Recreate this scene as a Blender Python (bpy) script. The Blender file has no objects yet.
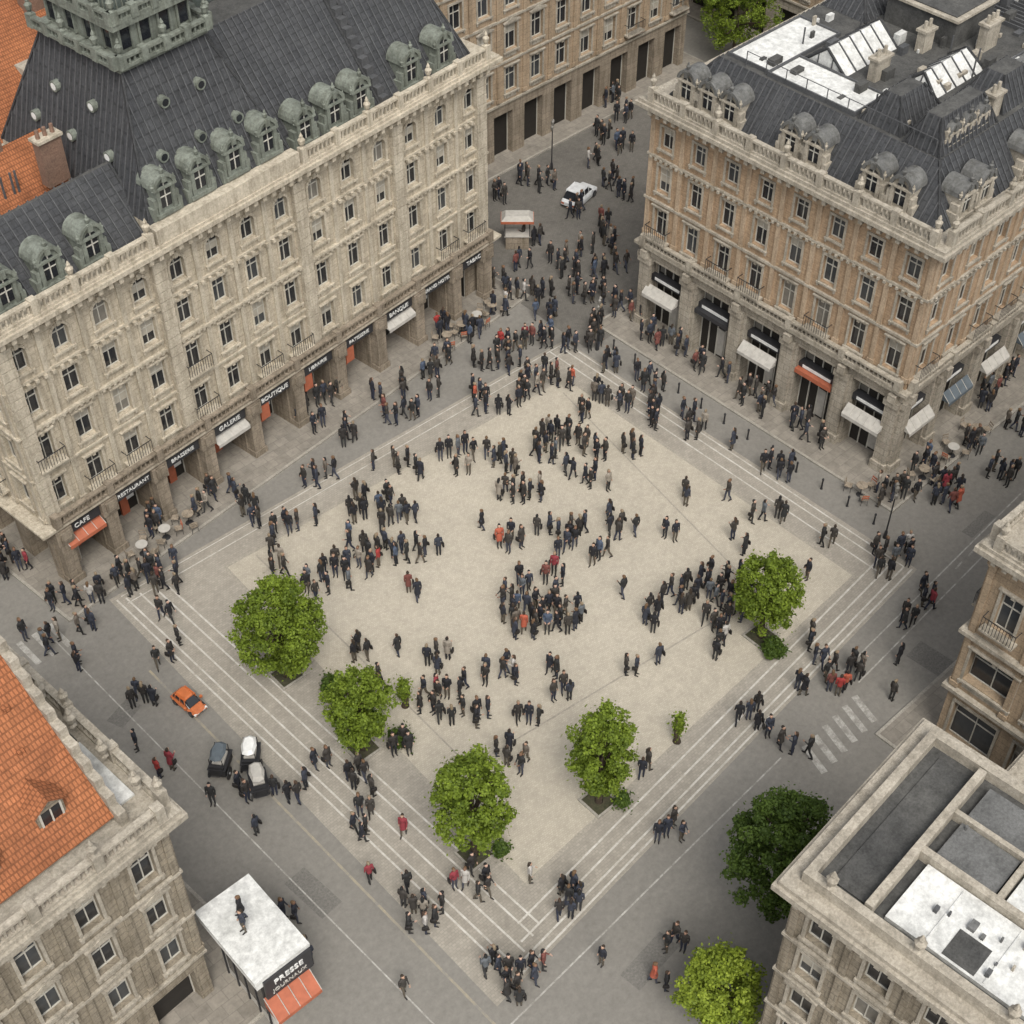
import bpy, math, random
import numpy as np
from mathutils import Vector, Matrix
rnd = random.Random(7)
scene = bpy.context.scene
COL = scene.collection

# ------------------------------------------------------------------ materials
def new_mat(name):
    m = bpy.data.materials.new(name); m.use_nodes = True
    nt = m.node_tree
    return m, nt, nt.nodes["Principled BSDF"]

def N(nt, t, **kw):
    n = nt.nodes.new(t)
    for k, v in kw.items(): setattr(n, k, v)
    return n

def mixrgb(nt, mode, fac, a, b):
    n = N(nt, 'ShaderNodeMix', data_type='RGBA', blend_type=mode)
    for sock, v in ((n.inputs[0], fac), (n.inputs[6], a), (n.inputs[7], b)):
        if hasattr(v, 'is_linked') or hasattr(v, 'links'): nt.links.new(v, sock)
        elif isinstance(v, (int, float)): sock.default_value = v
        else: sock.default_value = (*v, 1)
    return n.outputs[2]

def noise(nt, vec, scale, detail=4, rough=.6):
    n = N(nt, 'ShaderNodeTexNoise'); n.inputs['Scale'].default_value = scale
    n.inputs['Detail'].default_value = detail; n.inputs['Roughness'].default_value = rough
    nt.links.new(vec, n.inputs['Vector']); return n.outputs['Fac']

def ramp(nt, fac, p0, p1, c0=(0, 0, 0), c1=(1, 1, 1)):
    r = N(nt, 'ShaderNodeValToRGB'); e = r.color_ramp.elements
    e[0].position = p0; e[1].position = p1; e[0].color = (*c0, 1); e[1].color = (*c1, 1)
    nt.links.new(fac, r.inputs[0]); return r.outputs[0]

def mat(name, c1, c2, scale=.4, rough=.85, bump=.3, fine=9, streak=0., brick=None, wallmap=False,
        metallic=0., brickcol=.75, stain=0., spec=.3, rot=0., fa=.34):
    m, nt, b = new_mat(name)
    tc = N(nt, 'ShaderNodeTexCoord').outputs['Object']
    f = ramp(nt, noise(nt, tc, scale, 6, .65), .3, .7)
    col = mixrgb(nt, 'MIX', f, c1, c2)
    fn = noise(nt, tc, fine, 5, .75)
    col = mixrgb(nt, 'MULTIPLY', 1.0, col, ramp(nt, fn, .3, .68, (1 - fa,) * 3, (1 + fa * .55,) * 3))
    if streak:
        mp = N(nt, 'ShaderNodeMapping'); mp.inputs['Scale'].default_value = (2.2, 2.2, .22)
        nt.links.new(tc, mp.inputs[0])
        s = ramp(nt, noise(nt, mp.outputs[0], 1.3, 6, .7), .45, .68, (1, 1, 1), (1 - streak, 1 - streak * 1.03, 1 - streak * 1.1))
        col = mixrgb(nt, 'MULTIPLY', 1.0, col, s)
    if stain:
        s = ramp(nt, noise(nt, tc, scale * 3.1, 7, .75), .44, .68, (1, 1, 1), (1 - stain,) * 3)
        col = mixrgb(nt, 'MULTIPLY', 1.0, col, s)
    bh = fn
    if brick:
        bt = N(nt, 'ShaderNodeTexBrick')
        bt.inputs['Color1'].default_value = (1, 1, 1, 1); bt.inputs['Color2'].default_value = (.84, .84, .84, 1)
        bt.inputs['Mortar'].default_value = (brickcol,) * 3 + (1,)
        bt.inputs['Scale'].default_value = 1; bt.inputs['Brick Width'].default_value = brick[0]
        bt.inputs['Row Height'].default_value = brick[1]; bt.inputs['Mortar Size'].default_value = brick[2]
        if wallmap:
            sx = N(nt, 'ShaderNodeSeparateXYZ'); nt.links.new(tc, sx.inputs[0])
            ad = N(nt, 'ShaderNodeMath', operation='ADD'); nt.links.new(sx.outputs[0], ad.inputs[0]); nt.links.new(sx.outputs[1], ad.inputs[1])
            cb = N(nt, 'ShaderNodeCombineXYZ'); nt.links.new(ad.outputs[0], cb.inputs[0]); nt.links.new(sx.outputs[2], cb.inputs[1])
            nt.links.new(cb.outputs[0], bt.inputs['Vector'])
        else:
            mp = N(nt, 'ShaderNodeMapping'); mp.inputs['Rotation'].default_value = (0, 0, math.radians(rot)); nt.links.new(tc, mp.inputs[0])
            nt.links.new(mp.outputs[0], bt.inputs['Vector'])
        col = mixrgb(nt, 'MULTIPLY', 1.0, col, bt.outputs['Color'])
        bh = mixrgb(nt, 'MULTIPLY', 1.0, fn, bt.outputs['Color'])
    nt.links.new(col, b.inputs['Base Color'])
    b.inputs['Roughness'].default_value = rough; b.inputs['Metallic'].default_value = metallic
    b.inputs['Specular IOR Level'].default_value = spec
    if bump:
        bp = N(nt, 'ShaderNodeBump'); bp.inputs['Strength'].default_value = bump; bp.inputs['Distance'].default_value = .04
        nt.links.new(bh, bp.inputs['Height']); nt.links.new(bp.outputs[0], b.inputs['Normal'])
    return m

def plain(name, c, rough=.6, metallic=0., spec=.4):
    m, nt, b = new_mat(name)
    tc = N(nt, 'ShaderNodeTexCoord').outputs['Object']
    f = ramp(nt, noise(nt, tc, 3, 4, .6), .3, .7, (.82,) * 3, (1.1,) * 3)
    nt.links.new(mixrgb(nt, 'MULTIPLY', 1.0, c, f), b.inputs['Base Color'])
    b.inputs['Roughness'].default_value = rough; b.inputs['Metallic'].default_value = metallic
    b.inputs['Specular IOR Level'].default_value = spec
    return m

M = {}
M['cream'] = mat('cream_stone', (.57, .50, .385), (.46, .40, .305), .25, streak=.34, brick=(1.1, .42, .02), wallmap=True, brickcol=.7, bump=.5, fine=6)
M['cream_trim'] = mat('cream_trim_stone', (.57, .51, .405), (.41, .36, .28), .9, streak=.36, bump=.6, fine=9)
M['stone_low'] = mat('brown_weathered_stone', (.36, .30, .23), (.24, .20, .15), .5, streak=.4, brick=(1.2, .5, .03), wallmap=True, bump=.6)
M['ochre'] = mat('ochre_brick', (.475, .34, .22), (.38, .265, .17), .3, streak=.3, brick=(.5, .16, .015), wallmap=True, brickcol=.75, bump=.4, fine=5)
M['ochre_trim'] = mat('ochre_trim_stone', (.48, .37, .26), (.36, .275, .19), .7, streak=.3, bump=.5, fine=8)
M['grey_stone'] = mat('grey_beige_stone', (.47, .425, .35), (.35, .31, .25), .5, streak=.35, brick=(1.1, .45, .025), wallmap=True, brickcol=.65, bump=.5)
M['grey_trim'] = mat('grey_trim_stone', (.46, .415, .34), (.29, .26, .21), 1.1, streak=.3, bump=.6, fine=9)
M['tan_stone'] = mat('tan_stone', (.46, .35, .24), (.36, .275, .185), .4, streak=.3, brick=(1., .4, .02), wallmap=True, brickcol=.7, bump=.5)
M['dirty_stone'] = mat('sooty_stone', (.36, .31, .235), (.24, .205, .155), .5, streak=.4, brick=(1., .4, .025), wallmap=True, brickcol=.65, bump=.6)
M['slate'] = mat('slate_roof', (.045, .047, .051), (.075, .077, .08), .6, rough=.65, streak=.25, brick=(.35, .25, .02), brickcol=.6, bump=.5, fine=7)
M['slate_seam'] = mat('roof_seam_lead', (.065, .067, .07), (.105, .106, .108), .8, rough=.6)
M['lead'] = mat('grey_lead', (.17, .17, .16), (.10, .10, .097), 1.2, rough=.65, streak=.4, fine=8)
M['copper'] = mat('verdigris_copper', (.235, .255, .215), (.135, .148, .125), 1.2, rough=.7, streak=.4, fine=8)
M['copper_dark'] = mat('dark_copper', (.065, .08, .073), (.125, .145, .128), 1.0, rough=.6, streak=.4, fine=8)
M['tile'] = mat('orange_clay_tiles', (.46, .175, .075), (.34, .125, .055), .5, rough=.85, brick=(.15, .2, .025), brickcol=.55, bump=.9, stain=.25, fine=4)
M['tile2'] = mat('weathered_clay_tiles', (.38, .17, .09), (.27, .12, .065), .6, rough=.9, brick=(.15, .2, .025), brickcol=.55, bump=.9, stain=.35, fine=4)
M['membrane'] = mat('white_roof_membrane', (.70, .70, .67), (.55, .55, .52), .5, rough=.75, stain=.25, fine=3)
M['bitumen'] = mat('bitumen_roof', (.06, .06, .058), (.11, .108, .10), .5, rough=.9, stain=.4)
M['grey_roof'] = mat('grey_roof_felt', (.17, .17, .165), (.115, .115, .11), .5, rough=.9, stain=.35)
M['glass'] = plain('window_glass_dark', (.018, .02, .024), .12, 0, .6)
M['glass2'] = plain('window_glass_curtain', (.17, .16, .14), .25, 0, .6)
M['glass3'] = plain('window_glass_grey', (.045, .05, .055), .15, 0, .6)
M['blind'] = plain('window_blind_cloth', (.38, .35, .29), .8)
M['frame'] = plain('window_frame_paint', (.5, .48, .42), .5)
M['iron'] = plain('wrought_iron', (.025, .025, .027), .5)
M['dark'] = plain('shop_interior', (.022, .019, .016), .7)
M['fascia'] = plain('fascia_dark', (.035, .035, .038), .4)
M['white'] = plain('sign_white', (.72, .72, .69), .5)
M['red'] = plain('awning_red_orange', (.38, .115, .06), .7)
M['awn_grey'] = plain('awning_canvas', (.42, .40, .36), .8)
M['awn_blue'] = plain('awning_slate', (.10, .12, .135), .8)
M['chimney'] = mat('chimney_brick', (.28, .17, .12), (.19, .125, .092), 1, brick=(.25, .08, .01), wallmap=True)
M['paving'] = mat('cobble_paving', (.495, .448, .362), (.43, .389, .315), .11, rough=.92, brick=(.13, .1, .012), brickcol=.8, bump=.35, fine=1.7, fa=.13)
M['paving_o'] = mat('outer_paving', (.375, .343, .288), (.315, .288, .243), .16, rough=.92, brick=(.2, .14, .015), brickcol=.8, bump=.35, fine=1.7, stain=.08, fa=.16)
M['asphalt'] = mat('city_ground', (.235, .222, .196), (.19, .179, .159), .08, rough=.93, bump=.3, fine=3.4, stain=.08, fa=.18)
M['street'] = mat('street_setts', (.185, .173, .152), (.14, .131, .116), .13, rough=.92, brick=(.16, .12, .015), brickcol=.8, fine=1.9, stain=.1, fa=.18)
M['pave'] = mat('pavement_slabs', (.31, .28, .235), (.235, .213, .18), .3, rough=.92, brick=(.8, .6, .02), brickcol=.75, fine=2.6, stain=.15, fa=.22)
M['kerb'] = mat('kerb_stone', (.37, .345, .295), (.27, .25, .215), 1., rough=.9)
M['joint'] = mat('drain_channel', (.29, .265, .22), (.36, .33, .275), 1.5, rough=.9)
M['soil'] = mat('planting_soil', (.045, .05, .025), (.08, .07, .045), 3, rough=1)
M['bark'] = mat('bark', (.09, .065, .045), (.05, .038, .028), 4, rough=.95, bump=1)
M['patch'] = mat('asphalt_patch', (.18, .171, .153), (.155, .147, .132), .6, rough=.93)

def paint_mat(name, c, under, thr):
    m, nt, b = new_mat(name)
    tc = N(nt, 'ShaderNodeTexCoord').outputs['Object']
    f = ramp(nt, noise(nt, tc, 1.5, 9, .85), thr - .14, thr + .1)
    nt.links.new(mixrgb(nt, 'MIX', f, c, under), b.inputs['Base Color']); b.inputs['Roughness'].default_value = .85
    return m
M['paint'] = paint_mat('worn_white_paint', (.60, .58, .53), (.35, .322, .27), .51)
M['paint2'] = paint_mat('worn_white_paint_road', (.52, .505, .46), (.215, .203, .18), .48)
M['paint_y'] = paint_mat('worn_ochre_paint', (.36, .31, .21), (.215, .203, .18), .49)

def leaf_mat(name, dark, light):
    m, nt, b = new_mat(name)
    a = N(nt, 'ShaderNodeAttribute'); a.attribute_name = 'tint'
    col = mixrgb(nt, 'MIX', a.outputs['Fac'], dark, light)
    nt.links.new(col, b.inputs['Base Color']); b.inputs['Roughness'].default_value = .6
    b.inputs['Specular IOR Level'].default_value = .25
    tr = N(nt, 'ShaderNodeBsdfTranslucent'); nt.links.new(col, tr.inputs[0])
    mx = N(nt, 'ShaderNodeMixShader'); mx.inputs[0].default_value = .3
    nt.links.new(b.outputs[0], mx.inputs[1]); nt.links.new(tr.outputs[0], mx.inputs[2])
    nt.links.new(mx.outputs[0], nt.nodes['Material Output'].inputs[0])
    return m
M['leaf'] = leaf_mat('leaves', (.05, .082, .01), (.235, .315, .035))
M['leaf_dark'] = leaf_mat('leaves_dark', (.025, .05, .009), (.11, .17, .028))
M['leaf_lime'] = leaf_mat('leaves_lime', (.09, .13, .014), (.34, .42, .05))

def oi_mat(name, kind):
    m, nt, b = new_mat(name)
    oi = N(nt, 'ShaderNodeObjectInfo')
    if kind == 'top': nt.links.new(oi.outputs['Color'], b.inputs['Base Color'])
    else:
        r = N(nt, 'ShaderNodeValToRGB'); r.color_ramp.interpolation = 'CONSTANT'
        cols = {'legs': [(.012, .013, .018), (.02, .025, .045), (.03, .03, .03), (.045, .05, .07), (.09, .075, .055), (.015, .015, .015)],
                'skin': [(.45, .28, .2), (.38, .23, .16), (.5, .33, .25), (.2, .11, .07), (.42, .27, .19), (.3, .18, .12)],
                'hair': [(.02, .014, .01), (.05, .03, .018), (.01, .01, .01), (.12, .07, .035), (.03, .02, .012), (.22, .17, .11)]}[kind]
        e = r.color_ramp.elements
        while len(e) < 6: e.new(.5)
        for i, c in enumerate(cols): e[i].position = i / 6; e[i].color = (*c, 1)
        nt.links.new(oi.outputs['Random'], r.inputs[0]); nt.links.new(r.outputs[0], b.inputs['Base Color'])
    b.inputs['Roughness'].default_value = .8
    return m
M['p_top'] = oi_mat('jacket_cloth', 'top'); M['p_legs'] = oi_mat('trouser_cloth', 'legs')
M['p_skin'] = oi_mat('skin', 'skin'); M['p_hair'] = oi_mat('hair', 'hair')
M['p_shoe'] = plain('shoes', (.015, .013, .012), .5)

# ------------------------------------------------------------------ mesh builder
class MB:
    def __init__(s): s.v = []; s.f = []
    def poly(s, pts):
        i = len(s.v); s.v += [tuple(p) for p in pts]; s.f.append(tuple(range(i, i + len(pts))))
    def hexa(s, p):
        i = len(s.v); s.v += [tuple(q) for q in p]
        for f in ((0, 3, 2, 1), (4, 5, 6, 7), (0, 1, 5, 4), (1, 2, 6, 5), (2, 3, 7, 6), (3, 0, 4, 7)):
            s.f.append(tuple(i + k for k in f))
    def box(s, x0, x1, y0, y1, z0, z1):
        s.hexa([(x0, y0, z0), (x1, y0, z0), (x1, y1, z0), (x0, y1, z0), (x0, y0, z1), (x1, y0, z1), (x1, y1, z1), (x0, y1, z1)])
    def tube(s, pts, rad, n=8):
        pts = [Vector(p) for p in pts]; i0 = len(s.v)
        for k, p in enumerate(pts):
            d = (pts[min(k + 1, len(pts) - 1)] - pts[max(k - 1, 0)])
            d = d.normalized() if d.length > 1e-6 else Vector((0, 0, 1))
            if abs(d.z) > .7: u = Vector((1, 0, 0)); u = (u - d * u.dot(d)).normalized()
            else: u = d.cross(Vector((0, 0, 1))).normalized()
            w = d.cross(u)
            r = rad[k]; rx, ry = r if isinstance(r, tuple) else (r, r)
            for j in range(n):
                a = 2 * math.pi * j / n
                s.v.append(tuple(p + u * (rx * math.cos(a)) + w * (ry * math.sin(a))))
        for k in range(len(pts) - 1):
            for j in range(n):
                a = i0 + k * n + j; b = i0 + k * n + (j + 1) % n
                s.f.append((a, b, b + n, a + n))
        s.f.append(tuple(i0 + j for j in reversed(range(n))))
        e = i0 + (len(pts) - 1) * n; s.f.append(tuple(e + j for j in range(n)))
    def mesh(s, name, m, smooth=False):
        me = bpy.data.meshes.new(name); me.from_pydata(s.v, [], s.f)
        if m: me.materials.append(m)
        if smooth: me.polygons.foreach_set('use_smooth', [True] * len(me.polygons))
        me.update(); return me
    def obj(s, name, m, parent=None, smooth=False):
        o = bpy.data.objects.new(name, s.mesh(name, m, smooth)); COL.objects.link(o)
        if parent: o.parent = parent
        return o

class Fac:
    def __init__(s, ox, oy, dx, dy, nx, ny): s.o = (ox, oy, dx, dy, nx, ny)
    def p(s, a, d, z):
        ox, oy, dx, dy, nx, ny = s.o
        return (ox + dx * a + nx * d, oy + dy * a + ny * d, z)
    def box(s, mb, a0, a1, d0, d1, z0, z1):
        mb.hexa([s.p(a0, d1, z0), s.p(a1, d1, z0), s.p(a1, d0, z0), s.p(a0, d0, z0),
                 s.p(a0, d1, z1), s.p(a1, d1, z1), s.p(a1, d0, z1), s.p(a0, d0, z1)])

class Bld(dict):
    def __missing__(s, k):
        s[k] = MB(); return s[k]

def empty(name, x, y, rot=0, z=0):
    e = bpy.data.objects.new(name, None); COL.objects.link(e)
    e.location = (x, y, z); e.rotation_euler = (0, 0, math.radians(rot)); e.empty_display_size = .5
    return e

def finish(B, name, x, y, rot, mats, z=0):
    e = empty(name, x, y, rot, z)
    for k, mb in B.items():
        if mb.f: mb.obj(k, M[mats.get(k, DEF.get(k, 'cream'))], e)
    return e
DEF = dict(walls='cream', lower_walls='stone_low', trim='cream_trim', pilasters='cream_trim', window_frames='frame', window_glass='glass', window_glass_curtained='glass2',
           window_glass_grey='glass3', window_blinds='blind', roof='slate', roof_seams='slate_seam', dormers='copper', dormer_roofs='copper', ironwork='iron',
           shop_interior='dark', fascia='fascia', awnings='red', awnings_canvas='awn_grey', awnings_dark='awn_blue', chimneys='chimney', flat_roof='bitumen', membrane='membrane',
           copper='copper', copper_dark='copper_dark', tiles='tile', sign_panels='white', balustrade='cream_trim', roof_units='slate_seam', awning_ribs='awn_grey',
           shop_ceiling='stone_low', fascia_red='red', grey_roof='grey_roof', white_roof='membrane')

def window(B, F, a0, a1, z0, z1, w, h, sill, arch=0, depth=.28, style=1, wall='walls', shop=False, balc=False):
    cx = (a0 + a1) / 2; l = cx - w / 2; r = cx + w / 2; b = z0 + sill; t = b + h
    W = B[wall]
    Q = lambda mb, *pts: mb.poly([F.p(*q) for q in pts])
    Q(W, (a0, 0, z0), (l, 0, z0), (l, 0, z1), (a0, 0, z1)); Q(W, (r, 0, z0), (a1, 0, z0), (a1, 0, z1), (r, 0, z1))
    if sill > .01: Q(W, (l, 0, z0), (r, 0, z0), (r, 0, b), (l, 0, b))
    if arch:
        rise = arch * w / 2; sp = t - rise; n = 8
        arc = [(cx + w / 2 * math.cos(math.pi * i / n), sp + rise * math.sin(math.pi * i / n)) for i in range(n + 1)]
    else: arc = [(r, t), (l, t)]
    for (xa, za), (xb, zb) in zip(arc, arc[1:]):
        Q(W, (xb, 0, zb), (xa, 0, za), (xa, 0, z1), (xb, 0, z1))
    out = [(l, b), (r, b)] + arc
    for i in range(len(out)):
        (xa, za), (xb, zb) = out[i], out[(i + 1) % len(out)]
        if abs(xa - xb) + abs(za - zb) < 1e-5: continue
        Q(W, (xa, 0, za), (xb, 0, zb), (xb, -depth, zb), (xa, -depth, za))
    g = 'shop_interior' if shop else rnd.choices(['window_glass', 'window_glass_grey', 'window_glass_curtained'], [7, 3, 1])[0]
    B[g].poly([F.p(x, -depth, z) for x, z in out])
    fr = B['window_frames']; k = .05; d0 = -depth - .01; d1 = -depth + .05; zt = arc[0][1]
    F.box(fr, l, l + k, d0, d1, b, zt); F.box(fr, r - k, r, d0, d1, b, zt)
    if not shop:
        if rnd.random() < .22: F.box(B['window_blinds'], l + k, r - k, d0, -depth + .02, b + h * rnd.choice([.35, .55, .66]), zt - .01)
        F.box(fr, cx - .022, cx + .022, d0, d1 + .01, b + .002, t - .01); F.box(fr, l + k, r - k, d0, d1 - .004, b + .001, b + k)
        F.box(fr, l + k, r - k, d0, d1 - .004, b + h * .62, b + h * .62 + k)
        if not arch: F.box(fr, l + k, r - k, d0, d1 - .004, t - k, t - .001)
    tr = B['trim']
    if style:
        F.box(tr, l - .14, l - .002, -.03, .06, b - .05, zt); F.box(tr, r + .002, r + .14, -.03, .06, b - .05, zt)
        F.box(tr, l - .2, r + .2, -.03, .14, b - .17, b - .052)
        if not arch: F.box(tr, l - .14, r + .14, -.03, .065, t + .002, t + .16)
        if style == 2:
            F.box(tr, l - .2, r + .2, -.03, .18, t + .162, t + .25)
            F.box(tr, cx - .09, cx + .09, -.02, .13, t - .03, t + .162)
        if style >= 2 and sill > .55:
            F.box(tr, l + .08, r - .08, -.02, .05, b - .48, b - .22); F.box(tr, cx - .12, cx + .12, -.02, .09, b - .44, b - .26)
        if style == 3:
            z = t + .25; F.box(tr, l - .22, r + .22, -.03, .18, t + .162, z - .002)
            pa = [(l - .24, z), (r + .24, z), (cx, z + .28)]
            i = len(tr.v); tr.v += [F.p(x, .19, zz) for x, zz in pa] + [F.p(x, -.02, zz) for x, zz in pa]
            tr.f += [(i, i + 1, i + 2), (i, i + 2, i + 5, i + 3), (i + 1, i + 4, i + 5, i + 2), (i, i + 3, i + 4, i + 1)]
        if arch:
            for (xa, za), (xb, zb) in zip(arc, arc[1:]):
                ux, uz = (xa + xb) / 2 - cx, (za + zb) / 2 - sp; L = math.hypot(ux, uz) or 1; ux /= L; uz /= L; o = .15
                tr.hexa([F.p(xa, .07, za), F.p(xa + ux * o, .07, za + uz * o), F.p(xb + ux * o, .07, zb + uz * o), F.p(xb, .07, zb),
                         F.p(xa, -.02, za), F.p(xa + ux * o, -.02, za + uz * o), F.p(xb + ux * o, -.02, zb + uz * o), F.p(xb, -.02, zb)])
            F.box(tr, cx - .1, cx + .1, -.02, .14, t - .02, t + .3)
        for sx in (l - .1, r + .1): F.box(tr, sx - .06, sx + .06, -.02, .11, b - .34, b - .172)
    if balc:
        F.box(tr, l - .35, r + .35, -.02, .5, b - .18, b - .054)
        ir = B['ironwork']
        F.box(ir, l - .33, r + .33, .45, .48, b + .72, b + .76)
        n = int((w + .66) / .15)
        for i in range(n + 1):
            x = l - .33 + (w + .66) * i / n; F.box(ir, x - .012, x + .012, .455, .475, b - .05, b + .72)
        for x in (l - .33, r + .33): F.box(ir, x - .015, x + .015, 0, .45, b + .72, b + .755)

def urn(mb, x, y, z, s=1.):
    mb.tube([(x, y, z), (x, y, z + .08 * s), (x, y, z + .2 * s), (x, y, z + .42 * s), (x, y, z + .55 * s), (x, y, z + .62 * s), (x, y, z + .8 * s)],
            [.14 * s, .06 * s, .14 * s, .19 * s, .08 * s, .1 * s, .02 * s], 7)

def balustrade(B, F, a0, a1, d, z, h=.8, part='balustrade', post=2.6, urns=True):
    mb = B[part]
    F.box(mb, a0, a1, d - .14, d + .14, z - .01, z + .14); F.box(mb, a0, a1, d - .15, d + .15, z + h - .13, z + h)
    n = max(1, int((a1 - a0) / .3))
    for i in range(n):
        a = a0 + (a1 - a0) * (i + .5) / n; F.box(mb, a - .055, a + .055, d - .055, d + .055, z + .13, z + h - .12)
    k = max(1, round((a1 - a0) / post))
    for i in range(k + 1):
        a = a0 + (a1 - a0) * i / k; F.box(mb, a - .2, a + .2, d - .2, d + .2, z - .012, z + h + .1)
        if urns and i % 2 == 0:
            q = F.p(a, d, 0); urn(mb, q[0], q[1], z + h + .09, 1.1)

def dentils(B, F, a0, a1, d, z, h=.22, pitch=.5, w=.22, part='trim'):
    n = int((a1 - a0) / pitch)
    for i in range(n):
        a = a0 + (a1 - a0) * (i + .5) / n; F.box(B[part], a - w / 2, a + w / 2, -.02, d, z - h, z - .003)

def dormer(B, F, a, d, z, w=1.5, h=2.3, back=2.4, bodyp='dormers', roofp='dormer_roofs'):
    D = B[bodyp]; R = B[roofp]; r = w / 2; zs = z + h - r
    F.box(D, a - r, a + r, d - back, d, z, zs)
    n = 10; ro = r + .14
    arc = [(a + math.cos(math.pi * i / n), math.sin(math.pi * i / n)) for i in range(n + 1)]
    P = lambda c, s, rad, dd: F.p(a + (c - a) * rad, dd, zs + s * rad * 1.05)
    for (ca, sa), (cb, sb) in zip(arc, arc[1:]):
        R.hexa([P(ca, sa, ro, d + .16), P(cb, sb, ro, d + .16), P(cb, sb, r - .04, d + .16), P(ca, sa, r - .04, d + .16),
                P(ca, sa, ro, d - back * .5), P(cb, sb, ro, d - back * .5), P(cb, sb, r - .04, d - back * .5), P(ca, sa, r - .04, d - back * .5)])
    D.poly([P(c, s, r, d) for c, s in arc])
    ww = w * .29
    pts = [F.p(a - ww, d + .03, z + .5), F.p(a + ww, d + .03, z + .5)] + [F.p(a + math.cos(math.pi * i / 8) * ww, d + .03, zs - .05 + math.sin(math.pi * i / 8) * ww) for i in range(9)]
    B['window_glass'].poly(pts)
    fr = B['window_frames']; F.box(fr, a - .03, a + .03, d + .02, d + .06, z + .5, zs + .3); F.box(fr, a - ww, a + ww, d + .02, d + .055, z + 1.1, z + 1.16)
    for s in (-1, 1):
        F.box(D, a + s * (r - .1) - .11, a + s * (r - .1) + .11, d - .02, d + .13, z + .2, zs + .02)
        F.box(D, a + s * (r + .2) - .14, a + s * (r + .2) + .14, d - .5, d + .1, z, z + .7); F.box(D, a + s * (r + .12) - .1, a + s * (r + .12) + .1, d - .4, d + .08, z + .69, z + 1.15)
        q = F.p(a + s * (r + .1), d + .02, 0); urn(D, q[0], q[1], zs, .6)
    F.box(D, a - r - .18, a + r + .18, d - .02, d + .2, z + .1, z + .3)
    F.box(D, a - r - .12, a + r + .12, d - .02, d + .19, zs - .03, zs + .08)
    q = F.p(a, d + .05, 0); urn(R, q[0], q[1], zs + ro - .02, .7)
    F.box(R, a - .14, a + .14, d + .1, d + .22, zs + r - .25, zs + r + .12)

def slope(B, F, a0, a1, d0, z0, d1, z1, hl, hr, part='roof', seam='roof_seams', pitch=.6):
    B[part].poly([F.p(a0, d0, z0), F.p(a1, d0, z0), F.p(a1 - hr, d1, z1), F.p(a0 + hl, d1, z1)])
    if not seam: return
    n = int((a1 - a0) / pitch)
    for i in range(1, n):
        a = a0 + (a1 - a0) * i / n; t = 1.
        if hl > 0: t = min(t, (a - a0) / hl)
        if hr > 0: t = min(t, (a1 - a) / hr)
        dd = d0 + (d1 - d0) * t; zz = z0 + (z1 - z0) * t; w = .03; u = .06
        B[seam].hexa([F.p(a - w, d0, z0 - .02), F.p(a + w, d0, z0 - .02), F.p(a + w, dd, zz - .02), F.p(a - w, dd, zz - .02),
                      F.p(a - w, d0 + u, z0 + u), F.p(a + w, d0 + u, z0 + u), F.p(a + w, dd + u * .5, zz + u), F.p(a - w, dd + u * .5, zz + u)])
    for (pa, qa, h) in ((a0, a0 + hl, hl), (a1, a1 - hr, hr)):
        p = F.p(pa, d0, z0); q = F.p(qa, d1, z1); B[seam].tube([p, q], [.09, .09], 5)

def hiproof(B, x0, x1, y0, y1, z0, z1, il, ir, iy, part='roof', seam='roof_seams', top='flat_roof', pitch=.6, iyn=None):
    W = x1 - x0; D = y1 - y0; iyn = iy if iyn is None else iyn
    slope(B, Fac(x0, y0, 1, 0, 0, -1), 0, W, 0, z0, -iy, z1, il, ir, part, seam, pitch)
    slope(B, Fac(x1, y1, -1, 0, 0, 1), 0, W, 0, z0, -iyn, z1, ir, il, part, seam, pitch)
    slope(B, Fac(x0, y1, 0, -1, -1, 0), 0, D, 0, z0, -il, z1, iyn, iy, part, seam, pitch)
    slope(B, Fac(x1, y0, 0, 1, 1, 0), 0, D, 0, z0, -ir, z1, iy, iyn, part, seam, pitch)
    if D - iy - iyn > .05: B[top].poly([(x0 + il, y0 + iy, z1), (x1 - ir, y0 + iy, z1), (x1 - ir, y1 - iyn, z1), (x0 + il, y1 - iyn, z1)])

def sides(W, D):
    return dict(S=(Fac(0, 0, 1, 0, 0, -1), W), W=(Fac(0, D, 0, -1, -1, 0), D), E=(Fac(W, 0, 0, 1, 1, 0), D), N=(Fac(W, D, -1, 0, 0, 1), W))

def facade(B, F, L, nb, rows, pil=.22, a_off=0., pilz=None):
    p = L / nb
    for ri, R in enumerate(rows):
        n = R.get('nb') and max(1, round(L / R['nb'])) or nb; pp = L / n
        for i in range(n):
            a = a_off + i * pp
            window(B, F, a, a + pp, R['z0'], R['z1'], R.get('w', 1.) if not R.get('rel') else pp - R['rel'], R['h'], R['s'], R.get('arch', 0), R.get('depth', .28),
                   R.get('style', 1), R.get('wall', 'walls'), R.get('shop', False), R.get('balc', 0) and rnd.random() < R['balc'])
    if pil and pilz:
        for i in range(nb + 1):
            a = a_off + i * p; a = min(max(a, a_off + pil), a_off + L - pil); T = B['pilasters']
            F.box(T, a - pil, a + pil, -.03, .1, pilz[0] + .3, pilz[1] - .35)
            F.box(T, a - pil - .06, a + pil + .06, -.03, .15, pilz[0], pilz[0] + .302)
            F.box(T, a - pil - .08, a + pil + .08, -.03, .19, pilz[1] - .352, pilz[1] - .004)

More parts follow.
